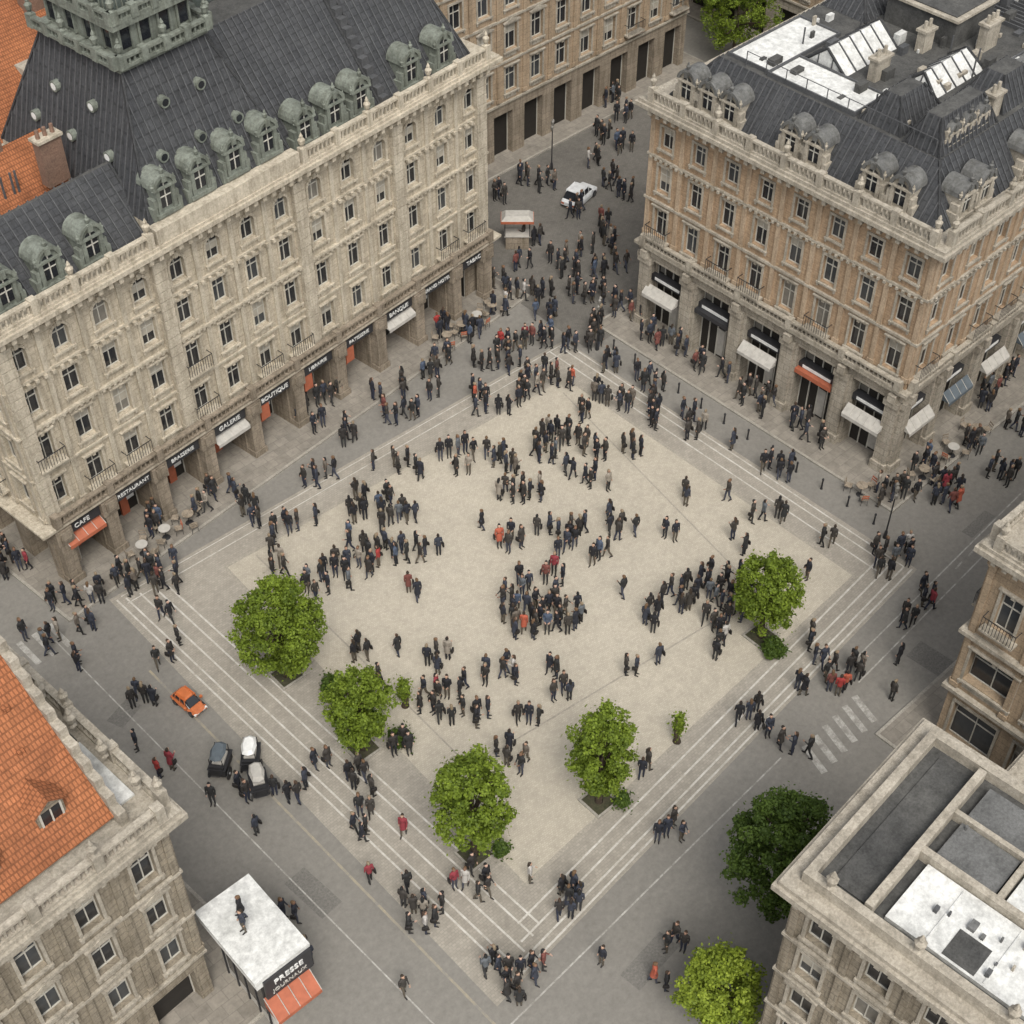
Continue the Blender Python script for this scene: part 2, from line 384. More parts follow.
def chimney(B, x, y, z0, z1, w=1.2, d=.7, part='chimneys'):
    B[part].box(x - w / 2, x + w / 2, y - d / 2, y + d / 2, z0, z1); B['trim'].box(x - w / 2 - .1, x + w / 2 + .1, y - d / 2 - .1, y + d / 2 + .1, z1, z1 + .15)
    n = max(2, int(w / .4))
    for i in range(n):
        px = x - w / 2 + w * (i + .5) / n; B[part].tube([(px, y, z1 + .14), (px, y, z1 + .6)], [.12, .1], 7)

def text(word, size, parent, loc, rotz, m, tilt=90):
    cu = bpy.data.curves.new('t', 'FONT'); cu.body = word; cu.size = size; cu.extrude = .02; cu.align_x = 'CENTER'; cu.align_y = 'CENTER'
    o = bpy.data.objects.new('tmp', cu); COL.objects.link(o); bpy.context.view_layer.update()
    me = bpy.data.meshes.new_from_object(o.evaluated_get(bpy.context.evaluated_depsgraph_get())); bpy.data.objects.remove(o)
    me.materials.clear(); me.materials.append(M[m]); q = bpy.data.objects.new('sign_lettering', me); COL.objects.link(q); q.parent = parent
    q.location = loc; q.rotation_euler = (math.radians(tilt), 0, rotz); return q

def awning(B, F, a0, a1, z, d=1.3, drop=.7, part='awnings'):
    mb = B[part]
    mb.poly([F.p(a0, .05, z), F.p(a1, .05, z), F.p(a1, d, z - drop), F.p(a0, d, z - drop)])
    mb.poly([F.p(a0, d, z - drop), F.p(a1, d, z - drop), F.p(a1, d + .01, z - drop - .22), F.p(a0, d + .01, z - drop - .22)])
    for a in (a0, a1): mb.poly([F.p(a, .05, z), F.p(a, d, z - drop), F.p(a, .05, z - drop)])
    n = int((a1 - a0) / .5)
    for i in range(n + 1):
        a = a0 + (a1 - a0) * i / n; B['awning_ribs'].tube([F.p(a, .06, z + .01), F.p(a, d, z - drop + .01)], [.02, .02], 4)

FOOT = []
PADS = []
def w2(x, y, ox, oy, rot):
    c, s = math.cos(math.radians(rot)), math.sin(math.radians(rot)); return (ox + c * x - s * y, oy + s * x + c * y)
def rectpoly(x0, x1, y0, y1, ox, oy, rot): return [w2(*q, ox, oy, rot) for q in ((x0, y0), (x1, y0), (x1, y1), (x0, y1))]
def inside(px, py, P):
    for i in range(len(P)):
        ax, ay = P[i]; bx, by = P[(i + 1) % len(P)]
        if (bx - ax) * (py - ay) - (by - ay) * (px - ax) < 0: return False
    return True
def slab(B, W, D, o, z0, z1, part='trim', x0=0, y0=0): B[part].box(x0 - o, W + o, y0 - o, D + o, z0, z1)

# ================================================================= LEFT GRAND BUILDING
LX, LY, LR, LW, LD = -21.7, 12.4, 7.0, 34.6, 12.5
B = Bld(); S = sides(LW, LD)
rowsL = [dict(z0=0, z1=4.4, rel=.95, h=3.1, s=0, depth=1.6, style=0, wall='lower_walls', shop=True, nb=3.4, arch=.25),
         dict(z0=4.4, z1=7.6, w=.98, h=1.75, s=.8, style=2, balc=.3),
         dict(z0=7.6, z1=10.6, w=.98, h=1.8, s=.6, style=2, balc=.1),
         dict(z0=10.6, z1=13.5, w=.95, h=1.6, s=.7, style=1),
         dict(z0=13.5, z1=16.2, w=.95, h=1.5, s=.55, style=1, arch=1)]
F = S['S'][0]
for a, L, nb in ((0, 9.8, 4), (9.8, 9.6, 4), (19.4, 15.2, 6)):
    facade(B, F, L, nb, rowsL[1:], .14, a, (4.6, 16.2))
facade(B, F, LW, 10, rowsL[:1], 0)
facade(B, S['W'][0], LD, 5, rowsL, .14, 0, (4.6, 16.2))
facade(B, S['E'][0], LD, 5, rowsL, .14, 0, (4.6, 16.2))
facade(B, S['N'][0], LW, 13, rowsL[1:], 0); B['lower_walls'].box(0, LW, LD - .3, LD, 0, 4.4)
for a in (0.45, 9.8, 19.4, 27.0, LW - .45):
    for k in range(19):
        z = 4.6 + k * .6; F.box(B['trim'], a - .42 + .02 * (k % 2), a + .42 - .02 * (k % 2), -.02, .3, z, z + .56)
for i in range(11):
    a = min(max(LW * i / 10, .5), LW - .5)
    F.box(B['lower_walls'], a - .38, a + .38, -.02, .62, 0, 3.1); F.box(B['lower_walls'], a - .5, a + .5, -.02, .7, 3.1, 4.11); F.box(B['lower_walls'], a - .46, a + .46, -.02, .74, 0, .5)
    F.box(B['lower_walls'], a - .3, a + .3, .5, .85, 3.4, 4.0)
for o, z0, z1 in ((.6, 4.12, 4.3), (.74, 4.302, 4.45), (.12, 7.5, 7.64), (.2, 10.5, 10.64), (.12, 13.35, 13.48), (.2, 16.2, 16.45), (.55, 16.452, 16.7), (.85, 16.702, 16.95), (.7, 16.952, 17.1)):
    slab(B, LW, LD, o, z0, z1)
dentils(B, F, 0, LW, .75, 16.7, .35, .62, .26); dentils(B, S['W'][0], 0, LD, .75, 16.7, .35, .62, .26)
dentils(B, F, 0, LW, .26, 13.36, .2, .5, .2); dentils(B, F, 0, LW, .2, 10.52, .14, .35, .16)
balustrade(B, F, .2, 9.4, .45, 17.09); balustrade(B, F, 19.8, LW - .2, .45, 17.09); balustrade(B, S['W'][0], .2, LD - .2, .45, 17.09)
balustrade(B, F, .3, LW - .3, .6, 4.44, .7, 'lower_balustrade', 3.4, False)
F.box(B['trim'], 9.8, 19.4, -.02, .62, 17.09, 17.95)
hiproof(B, .5, 10.4, .7, 5.9, 17.1, 20.0, 2.2, 0, 2.5, pitch=.5)
hiproof(B, .5, 10.8, 5.9, 12.3, 17.1, 19.6, .01, .01, 3.19, 'tiles', None, 'tiles')
hiproof(B, 19.0, 26.7, .7, 12, 17.1, 23.0, 0, 0, 4.6, pitch=.45)
hiproof(B, 27.3, 34.2, .7, 12, 17.1, 23.4, 0, 1.6, 4.6, pitch=.45)
for k in range(14):
    t = k / 13; B['roof_seams'].box(26.75, 27.25, .6 + 4.7 * t - .1, 1.3 + 4.7 * t, 17, 17.5 + 6. * t)
px0, px1 = 10.0, 19.3
hiproof(B, px0, px1, .1, 12.4, 17.9, 24.4, 2.1, 2.1, 3.0, pitch=.42)
B['trim'].box(px0, px1, .0, 12.4, 17.08, 17.9)
cx0, cx1, cy0, cy1 = 12.3, 17.0, 3.3, 9.2
for o, z0, z1 in ((.4, 24.3, 24.6), (.2, 24.6, 24.9), (-.1, 24.9, 26.3), (.25, 26.3, 26.6), (.05, 26.6, 26.9)): B['copper'].box(cx0 - o, cx1 + o, cy0 - o, cy1 + o, z0, z1)
FC = Fac(cx0, cy0, 1, 0, 0, -1); FCW = Fac(cx0, cy1, 0, -1, -1, 0); FCE = Fac(cx1, cy0, 0, 1, 1, 0)
for FF, L in ((FC, cx1 - cx0), (FCW, cy1 - cy0), (FCE, cy1 - cy0)):
    balustrade(B, FF, -.3, L + .3, .55, 24.6, .6, 'copper', 1.3, True); balustrade(B, FF, 0, L, .1, 26.6, .55, 'copper', 1.2, True)
    for k in range(4):
        a = L * (k + .5) / 4; FF.box(B['window_glass'], a - .3, a + .3, -.15, -.07, 25.1, 26.1)
        FF.box(B['copper'], a - .42, a - .3, -.15, .02, 25.0, 26.25); FF.box(B['copper'], a + .3, a + .42, -.15, .02, 25.0, 26.25)
prof = [(0.3, 26.9), (.35, 27.7), (.6, 28.6), (1.0, 29.3), (1.5, 29.7)]
for (o0, z0), (o1, z1) in zip(prof, prof[1:]):
    hiproof(B, cx0 + o0, cx1 - o0, cy0 + o0, cy1 - o0, z0, z1, o1 - o0 + .001, o1 - o0 + .001, o1 - o0 + .001, 'copper_dark', 'copper', 'copper_dark', .3)
B['copper'].box(cx0 + 1.3, cx1 - 1.3, cy0 + 1.5, cy1 - 1.5, 29.6, 29.9)
mx_, my_ = (cx0 + cx1) / 2, (cy0 + cy1) / 2
for i in range(8):
    a = i * math.pi / 4; x = mx_ + .8 * math.cos(a); y = my_ + .8 * math.sin(a); B['copper'].tube([(x, y, 29.9), (x, y, 31.3)], [.1, .09], 8)
B['copper'].tube([(mx_, my_, z) for z in (31.3, 31.6, 32.2, 32.9, 34.2)], [1.05, 1.0, .7, .25, .03], 12)
for aa, tz in ((2.2, .38), (4.65, .38), (7.1, .38), (3.5, .7), (5.8, .7)):
    FP = Fac(px0, .1, 1, 0, 0, -1); d = -3.0 * tz; z = 17.9 + 6.5 * tz
    B['dormers'].tube([FP.p(aa, d + .25, z), FP.p(aa, d - .4, z)], [.3, .3], 12); B['window_glass'].tube([FP.p(aa, d + .26, z), FP.p(aa, d + .2, z)], [.2, .2], 10)
FPW = Fac(px0, 12.4, 0, -1, -1, 0)
for aa, tz in ((3, .35), (6, .35), (9, .35), (4.5, .65), (7.5, .65)):
    d = -2.1 * tz; z = 17.9 + 6.5 * tz; B['dormers'].tube([FPW.p(aa, d + .25, z), FPW.p(aa, d - .4, z)], [.3, .3], 12); B['sign_panels'].tube([FPW.p(aa, d + .26, z), FPW.p(aa, d + .2, z)], [.2, .2], 10)
for a in (1.9, 4.4, 6.9): dormer(B, F, a, -.6, 17.1, 1.2, 2.15)
for a in (11.2, 13.4, 15.7, 18.0): dormer(B, F, a, -.1, 17.95, 1.15, 2.2)
for a in (21.0, 23.2, 25.2, 29.2, 31.9): dormer(B, F, a, -.6, 17.1, 1.2, 2.2)
for a in (3.5, 8.): dormer(B, S['W'][0], a, -.6, 17.1, 1.2, 2.1)
B['copper_dark'].box(20.5, 25, 8, 12.2, 20, 24); hiproof(B, 20.2, 25.3, 7.7, 12.4, 24, 26.4, 1.6, 1.6, 1.6, 'copper_dark', 'copper', 'copper_dark', .4)
for x, y, z in ((3.2, 5.9, 20.9), (7.4, 9.2, 20.9), (9.0, 6.1, 20.9), (31.5, 9.5, 24.4)): chimney(B, x, y, 18.4, z, 1.3, .6)
for i in range(9):
    x = rnd.uniform(1.5, 9.5); B['roof_units'].tube([(x, 7.2, 17.6), (x, 7.2, 19.3)], [.07, .07], 6)
for i in range(10):
    a0 = LW * i / 10 + .55; a1 = LW * (i + 1) / 10 - .55
    F.box(B['fascia'], a0, a1, .02, .5, 3.36, 3.98)
    F.box(B['shop_ceiling'], a0, a1, -1.5, .0, 3.2, 3.3)
    if i in (0,): awning(B, F, a0, a1, 3.3, .8, .45, 'awnings')
    elif i in (3, 7): awning(B, F, a0, a1, 3.3, .8, .4, 'awnings_canvas')
    F.box(B['trim'], a0 + .2, a0 + .9, -1.55, -1.4, 0.1, 2.7); F.box(B['awnings'], a0 + 1.2, a0 + 1.7, -1.58, -1.42, .1, 1.6)
    F.box(B['sign_panels'], a1 - .7, a1 - .2, -1.57, -1.4, 1.1, 2.2)
    if i in (4, 5, 6): F.box(B['awnings'], a0 + .05, a0 + .7, .1, .45, 2.2, 3.3)
LB = finish(B, 'grand_stone_building', LX, LY, LR, {'lower_balustrade': 'stone_low'})
for i, wd in ((0, 'CAFE'), (1, 'RESTAURANT'), (2, 'BRASSERIE'), (3, 'GALERIE'), (4, 'BOUTIQUE'), (5, 'LIBRAIRIE'), (6, 'PATISSERIE'), (7, 'BANQUE'), (8, 'GRAND HOTEL'), (9, 'TABAC')):
    text(wd, .42 if len(wd) < 9 else .35, LB, (LW * (i + .5) / 10, -.515, 3.67), 0, 'white')
FOOT.append(rectpoly(0, LW, 0, LD, LX, LY, LR)); PADS.append(rectpoly(-1.6, LW + 1.4, -2.6, LD + 1.5, LX, LY, LR))

# ================================================================= RIGHT OCHRE BUILDING
RX, RY, RR, RW, RD = 18.4, -12.2, 1.5, 31., 19.8
B = Bld(); S = sides(RW, RD)
rowsR = [dict(z0=0, z1=6.3, rel=1.25, h=5.2, s=0, depth=.9, style=0, wall='lower_walls', shop=True, nb=3.96),
         dict(z0=6.3, z1=9.6, w=.98, h=1.95, s=.85, style=2, balc=.25),
         dict(z0=9.6, z1=12.6, w=.95, h=1.75, s=.7, style=1),
         dict(z0=12.6, z1=15.4, w=.92, h=1.4, s=.65, style=1)]
for k, nb in (('W', 8), ('S', 12), ('N', 12), ('E', 8)):
    FF, L = S[k]; facade(B, FF, L, nb, rowsR, .15, 0, (6.9, 15.3))
    n = max(1, round(L / 3.96))
    for i in range(n + 1):
        a = min(max(L * i / n, .45), L - .45); low = B['lower_walls']
        FF.box(low, a - .42, a + .42, -.02, .22, 0, 5.3); FF.box(low, a - .5, a + .5, -.02, .34, 0, .7); FF.box(low, a - .52, a + .52, -.02, .36, 5.0, 5.42)
        FF.box(low, a - .25, a + .25, -.02, .5, 5.42, 5.95)
    for i in range(n):
        a0 = L * i / n + .65; a1 = L * (i + 1) / n - .65
        FF.box(B['fascia'], a0, a1, -.8, -.3, 3.5, 3.95)
        FF.box(B['window_frames'], a0, a1, -.89, -.8, 4.7, 4.76)
        for u in (.25, .5, .75): x = a0 + (a1 - a0) * u; FF.box(B['window_frames'], x - .03, x + .03, -.89, -.81, 0, 5.2)
        FF.box(B['window_glass_curtained'], a0 + .1, a0 + .7, -.885, -.84, 4.0, 4.65)
        if i % 2 == 0 or k != 'W': awning(B, FF, a0 + .05, a1 - .05, 3.45, .6, .5, ['awnings_canvas', 'awnings_dark', 'awnings_canvas', 'awnings_dark', 'awnings_canvas', 'awnings_dark'][i % 6])
        else: FF.box(B['fascia_red' if i == 3 else 'fascia'], a0, a1, -.3, .05, 3.3, 3.6)
        FF.box(B['awnings_canvas'], a0 + 1.3, a0 + 1.9, -.89, -.84, .3, 2.3)
        FF.box(B['sign_panels'], a0 + .3, a1 - .3, -.3, -.27, 3.65, 3.85)
for o, z0, z1 in ((.22, 5.95, 6.15), (.42, 6.152, 6.35), (.14, 9.5, 9.66), (.14, 12.5, 12.64), (.18, 15.3, 15.5), (.5, 15.502, 15.75), (.8, 15.752, 16.0), (.65, 16.002, 16.2)):
    slab(B, RW, RD, o, z0, z1)
for k in 'WS':
    FF, L = S[k]; dentils(B, FF, 0, L, .7, 15.75, .32, .6, .25); dentils(B, FF, 0, L, .3, 6.15, .2, .4, .18); dentils(B, FF, 0, L, .22, 12.52, .15, .4, .16)
    balustrade(B, FF, .2, L - .2, .4, 16.19, .8, post=2.47); balustrade(B, FF, .3, L - .3, .28, 6.34, .6, 'balustrade', 3.96, False)
hiproof(B, .5, RW - .5, .5, RD - .5, 16.2, 18.8, 2.0, 2.0, 2.0, pitch=.45)
FW = S['W'][0]; FS = S['S'][0]
for a in (1.9, 3.5, 5.1, 9.4, 11.0, 14.8, 16.6): dormer(B, FW, a, -.55, 16.2, 1.15, 2.1)
for a in (2.5, 4.2, 8.5, 10.2, 14.5, 16.2, 22.5, 25, 27.5): dormer(B, FS, a, -.55, 16.2, 1.15, 2.1)
ZR = 18.8
def patchroof(x0, x1, y0, y1, z, h=.1, part='membrane'):
    B[part].box(x0, x1, y0, y1, z - .01, z + h); t = B['roof_units']
    t.box(x0 - .1, x1 + .1, y0 - .1, y0, z - .01, z + h + .12); t.box(x0 - .1, x1 + .1, y1, y1 + .1, z - .01, z + h + .121); t.box(x0 - .1, x0, y0, y1, z - .01, z + h + .119); t.box(x1, x1 + .1, y0, y1, z - .01, z + h + .118)
patchroof(3.0, 9.2, 14.2, 17.0, ZR); patchroof(2.8, 5.4, 8.2, 14.0, ZR, .16)
hiproof(B, 5.7, 10.5, 11.0, 13.9, ZR, ZR + 1.2, .01, .01, 1.44, 'white_roof', 'roof_seams', 'white_roof', pitch=.8)
hiproof(B, 7.4, 12.0, 6.2, 8.6, ZR, ZR + 1.0, .3, .3, 1.19, 'white_roof', 'roof_seams', 'white_roof', pitch=.8); patchroof(17, 21, 12, 16.6, ZR, .3); patchroof(13, 16, 3.0, 5.6, ZR, .14, 'grey_roof')
hiproof(B, 2.8, 6.8, 5.2, 7.9, ZR, ZR + 1.7, .8, 1.2, .9, pitch=.35); hiproof(B, 2.6, 7.8, 2.6, 4.9, ZR, ZR + 1.8, .6, .9, .7, pitch=.35)
hiproof(B, 8.6, 12.4, 2.8, 5.7, ZR, ZR + 1.6, 1., 1., .9, pitch=.35)
B['bit'].box(12.6, 16.4, 8.8, 13.5, ZR - .01, ZR + 1.6); B['trim'].box(12.45, 16.55, 8.65, 13.65, ZR + 1.6, ZR + 1.75); B['bit'].box(12.8, 16.2, 9., 13.3, ZR + 1.74, ZR + 1.82)
hiproof(B, 21.5, 28.6, 2.8, 17, ZR, ZR + 2.6, 2.6, 2.6, 3.6, pitch=.4)
hiproof(B, 11.5, 16.5, 14, 17.2, ZR, ZR + 1.5, 1.2, 1.2, 1.2, pitch=.4)
for a in (3.3, 4.6, 5.9): dormer(B, Fac(2.6, 8.2, 1, 0, 0, -1), a - 2, 5.3, ZR, .8, 1.3, .8)
for i in range(9): B['roof_units'].box(17.2 + i * .42, 17.3 + i * .42, 3.2, 10.5, ZR, ZR + .25)
for x, y, w in ((7.0, 9.8, 1.2), (14.2, 7.6, 1.3), (20.9, 8.5, 1.6), (8.0, 3.2, .9), (11.4, 9.9, .9)): chimney(B, x, y, ZR - .1, ZR + 1.1 + rnd.random() * .5, w, .55)
for i in range(80):
    x = rnd.uniform(3.0, 21); y = rnd.uniform(3.0, 16.5); s = rnd.uniform(.08, .32); B[rnd.choice(['roof_units', 'membrane', 'trim', 'bit'])].box(x - s, x + s * 1.6, y - s * .7, y + s * .7, ZR - .02, ZR + rnd.uniform(.15, .7))
for i in range(24):
    x = rnd.uniform(3.2, 20); y = rnd.uniform(3.2, 16.5); B['roof_units'].tube([(x, y, ZR), (x, y, ZR + 1.1)], [.05, .05], 6)
for i in range(10):
    y = 3 + i * 1.4; B['roof_units'].tube([(2.7, y, ZR), (2.7, y, ZR + .9)], [.03, .03], 5)
B['roof_units'].tube([(2.7, 3, ZR + .9), (2.7, 15.6, ZR + .9)], [.025, .025], 5)
finish(B, 'ochre_corner_building', RX, RY, RR, dict(walls='ochre', pilasters='ochre_trim', lower_walls='grey_stone', trim='grey_trim', balustrade='grey_trim', dormers='grey_trim', dormer_roofs='lead', bit='bitumen', chimneys='grey_trim'))
FOOT.append(rectpoly(0, RW, 0, RD, RX, RY, RR)); PADS.append(rectpoly(-2.4, RW + 1.5, -2.3, RD + 1.6, RX, RY, RR))

# ================================================================= generic city block
def block(name, x, y, rot, W, D, rows, H, mats, bays, roof=None, pad=1.5, dent='SW', bal='SW', pitch_pil=.15):
    B = Bld(); S = sides(W, D)
    for k, nb in bays.items():
        FF, L = S[k]; facade(B, FF, L, nb, rows, pitch_pil, 0, (rows[0]['z1'] + .2, H - 1.0))
    for r in rows[1:]: slab(B, W, D, .14, r['z0'] - .1, r['z0'] + .06)
    for o, z0, z1 in ((.15, H - 1.0, H - .75), (.45, H - .748, H - .5), (.7, H - .498, H - .2), (.55, H - .198, H)): slab(B, W, D, o, z0, z1)
    for k in dent: dentils(B, S[k][0], 0, S[k][1], .6, H - .5, .28, .55, .22)
    for k in bal: balustrade(B, S[k][0], .2, S[k][1] - .2, .3, H - .01, .75, 'balustrade', 2.6)
    if roof: roof(B, W, D, H)
    FOOT.append(rectpoly(0, W, 0, D, x, y, rot))
    if pad: PADS.append(rectpoly(-pad, W + pad, -pad, D + pad, x, y, rot))
    mats = dict(mats); mats.setdefault('pilasters', mats['walls']); mats.setdefault('balustrade', mats['trim']); mats.setdefault('dormers', mats['trim'])
    return finish(B, name, x, y, rot, mats)

def rows_std(H, g=4.2, n=3, w=1., arch=0, **k):
    r = [dict(z0=0, z1=g, rel=1.2, h=g - .9, s=0, depth=.6, style=0, shop=True, nb=3.2, wall='lower_walls')]
    fh = (H - 1 - g) / n
    for i in range(n): r.append(dict(z0=g + i * fh, z1=g + (i + 1) * fh, w=w, h=fh * .6, s=fh * .22, style=[2, 3, 1, 1][i % 4], arch=arch if i == n - 1 else 0, balc=.15 if i == 0 else 0))
    return r

def mans(z=3.5, i=2.2, **kw):
    def f(B, W, D, H):
        hiproof(B, .4, W - .4, .4, D - .4, H, H + z, i, i, i, pitch=.6)
        for k in range(int(W / 3)): dormer(B, Fac(0, 0, 1, 0, 0, -1), 1.7 + k * 3, -.5, H, 1.3, 2.2)
        for k in range(int(D / 3)): dormer(B, Fac(0, D, 0, -1, -1, 0), 1.7 + k * 3, -.5, H, 1.3, 2.2)
        for k in range(4): chimney(B, W * (.15 + .23 * k), D * .55, H + z - 1, H + z + 1.3, 1.5, .8)
        B['membrane'].box(W * .2, W * .55, D * .3, D * .55, H + z - .02, H + z + .1); B['membrane'].box(W * .6, W * .75, D * .3, D * .42, H + z - .02, H + z + .4)
        for k in range(14): x = W * rnd.uniform(.2, .8); y = D * rnd.uniform(.3, .7); s = rnd.uniform(.2, .6); B['roof_units'].box(x - s, x + s, y - s, y + s, H + z - .03, H + z + rnd.uniform(.3, 1))
    return f
def gab(z=4.5, tiles='tiles'):
    def f(B, W, D, H):
        hiproof(B, -.2, W + .2, -.2, D + .2, H, H + z, .01, .01, D / 2 + .199, tiles, None, tiles)
        for k in range(int(W / 6)): chimney(B, 3 + k * 6, D * .42, H + z * .5, H + z + 1.3, 1.3, .7)
        for k in range(int(W / 4)):
            FF = Fac(0, 0, 1, 0, 0, -1); a = 2.2 + 4 * k; FF.box(B['trim'], a - .5, a + .5, -3, -1.2, H + .8, H + 2.2); FF.box(B['window_glass'], a - .35, a + .35, -1.3, -1.17, H + 1.1, H + 2.)
    return f

block('stone_office_building', 13.5, 27.6, 2, 31, 16, rows_std(18.5, 4.6, 4, 1.15), 18.5, dict(walls='tan_stone', lower_walls='stone_low', trim='grey_trim'), dict(S=12, W=6, E=6), mans())
block('mansard_apartment_building', 53, 14, 2, 34, 22, rows_std(17, 4.2, 4), 17, dict(walls='tan_stone', lower_walls='grey_stone', trim='grey_trim', dormer_roofs='lead'), dict(S=12, W=8), mans(4, 3.5))
block('slate_roofed_building', 51.5, -13, 2, 28, 22, rows_std(16, 4.2, 4), 16, dict(walls='grey_stone', trim='grey_trim', lower_walls='grey_stone', dormer_roofs='lead'), dict(S=10, W=8), mans(4.5, 3.5))
block('tiled_roof_house', -31, 26.5, 7, 15, 12, rows_std(15, 4, 3), 15, dict(walls='dirty_stone', trim='grey_trim', lower_walls='dirty_stone'), dict(S=5, W=4), gab(4.5), 0, '', '')
block('tiled_roof_house', -14.5, 28.5, 7, 20, 12, rows_std(16, 4, 4), 16, dict(walls='dirty_stone', trim='grey_trim', lower_walls='dirty_stone'), dict(S=7, W=4), gab(4.5), 0, '', '')
block('tiled_roof_house', -20, 43, 7, 40, 12, rows_std(17, 4, 4), 17, dict(walls='cream', trim='cream_trim', lower_walls='dirty_stone'), dict(S=12, W=4), gab(5), 0, '', '')
block('mansard_apartment_building', 22, 50, 4, 34, 14, rows_std(17, 4.2, 4), 17, dict(walls='cream', trim='cream_trim'), dict(S=12, W=5), mans(4, 3))
block('tiled_roof_house', -64, 10, 7, 30, 14, rows_std(14, 4, 3), 14, dict(walls='cream', trim='cream_trim', lower_walls='dirty_stone', tiles='tile2'), dict(S=10, E=5), gab(5), 1.5, '', '')

# ================================================================= BOTTOM-LEFT ORANGE ROOF BUILDING
def roofBL(B, W, D, H):
    hiproof(B, -1, 28.7, .8, 11.6, H + .3, H + 5.6, .01, .01, 5.4, 'tiles', None, 'tiles')
    B['trim'].box(28.7, 29.0, .7, 11.7, H - .1, H + .4)
    for k in range(11):
        t = k / 10; yy = .8 + 5.4 * t; B['trim'].box(28.65, 29.0, yy - .35, yy + .3, H, H + .7 + 5.1 * t); yy = 11.6 - 5.4 * t; B['trim'].box(28.651, 29.001, yy - .3, yy + .35, H, H + .69 + 5.1 * t)
    B['membrane'].box(29.05, 29.8, 1.2, 4.6, H - .01, H + .12); B['flat_roof'].box(29.05, 29.8, 4.8, 11.4, H - .01, H + .06)
    FF = Fac(0, 0, 1, 0, 0, -1)
    for a, d, z in ((17.4, -1.6, H + .75), (20.9, -1.6, H + .75), (24.0, -1.5, H + .65), (26.9, -1.7, H + .85)):
        D_ = B['walls']; FF.box(D_, a - .55, a + .55, d - 2, d, z, z + 1.15)
        FF.box(B['window_glass'], a - .38, a + .38, d - .1, d + .02, z + .2, z + 1.0); FF.box(B['window_frames'], a - .03, a + .03, d - .1, d + .05, z + .2, z + 1.0)
        for s in (-1, 1): FF.box(B['window_frames'], a + s * .42 - .04, a + s * .42 + .04, d - .1, d + .04, z + .15, z + 1.05)
        T = B['tiles']; zz = z + 1.15
        T.poly([FF.p(a - .7, d + .15, zz - .06), FF.p(a, d + .15, zz + .45), FF.p(a, d - 2.3, zz + .45), FF.p(a - .7, d - 1.9, zz - .06)])
        T.poly([FF.p(a + .7, d + .15, zz - .06), FF.p(a, d + .15, zz + .45), FF.p(a, d - 2.3, zz + .45), FF.p(a + .7, d - 1.9, zz - .06)])
        D_.poly([FF.p(a - .55, d + .001, zz), FF.p(a + .55, d + .001, zz), FF.p(a, d + .001, zz + .4)])
    for k in range(30):
        t = rnd.uniform(.1, .9); a = rnd.uniform(16, 28); FF.box(B['tiles'], a - .12, a + .12, -.8 - 5.4 * t - .15, -.8 - 5.4 * t + .15, H + .3 + 5.3 * t, H + .42 + 5.3 * t)
    for x, y in ((21, 6.4), (14, 5.6)): chimney(B, x, y, H + 3, H + 6.6, 1.4, .8)
    for i in range(6): urn(B['trim'], 29.9, 1.0 + i * 2, H + .7, 1.3)
block('orange_tiled_building', -58.9, -15.6, 5, 30, 12, rows_std(14, 3.6, 3, .95), 14, dict(walls='dirty_stone', lower_walls='dirty_stone', trim='grey_trim'), dict(S=12, E=5, N=12), roofBL, 2.4, 'SE', 'SE')
# ================================================================= BOTTOM-RIGHT WHITE ROOF
def roofBR(B, W, D, H):
    B['flat_roof'].box(.3, W - .3, .3, D - .3, H - .05, H + .03)
    B['trim'].box(.0, .35, 0, D, H, H + .55); B['trim'].box(W - .35, W, 0, D, H, H + .55); B['trim'].box(.35, W - .35, D - .35, D, H, H + .553)
    mem = B['membrane']; gr = B['grey_roof']
    mem.box(.7, 3.4, D - 22, D - 2.9, H + .02, H + .22); mem.box(3.8, W - .8, D - 20, D - 5.6, H + .02, H + .26)
    gr.box(3.8, 5.6, D - 5.2, D - 2.9, H + .02, H + .3); gr.box(5.9, W - .8, D - 5.2, D - 2.9, H + .02, H + .34)
    B['bit'].box(.7, W - .7, D - 2.1, D - .8, H + .02, H + .1)
    t = B['trim']
    t.box(.45, W - .45, D - 2.5, D - 2.2, H, H + .6); t.box(3.45, 3.75, D - 22, D - 2.5, H, H + .55); t.box(3.75, W - .5, D - 5.5, D - 5.28, H, H + .5); t.box(5.65, 5.85, D - 5.28, D - 2.5, H, H + .5)
    B['bit'].box(.8, 2.0, D - 6.2, D - 5.0, H + .21, H + .24); B['bit'].box(1.5, 3.1, D - 12.6, D - 11.0, H + .2, H + .8)
    for k in range(9): mem.box(3.9, W - .9, D - 7 - k * 1.5, D - 6.94 - k * 1.5, H + .26, H + .31)
    for k in range(6): mem.box(.8, 3.3, D - 4.4 - k * 2.2, D - 4.34 - k * 2.2, H + .22, H + .26)
    for i in range(60):
        x = rnd.uniform(.9, W - 1.2); y = D - rnd.uniform(3, 19); s = rnd.uniform(.03, .14); B[rnd.choice(['roof_units', 'trim', 'grey_roof'])].box(x - s, x + s * 2, y - s, y + s, H + .1, H + .3 + rnd.random() * .25)
    for i in range(8): urn(B['trim'], .18, 1 + i * (D - 2) / 7, H + .54, 1.2)
block('flat_white_roofed_building', -12.1, -56.7, 5, 8.3, 26, rows_std(15, 3.6, 4, 1.0), 15, dict(walls='dirty_stone', lower_walls='dirty_stone', trim='grey_trim', bit='bitumen'), dict(W=11, N=4), roofBR, 1.0, 'WN', '')
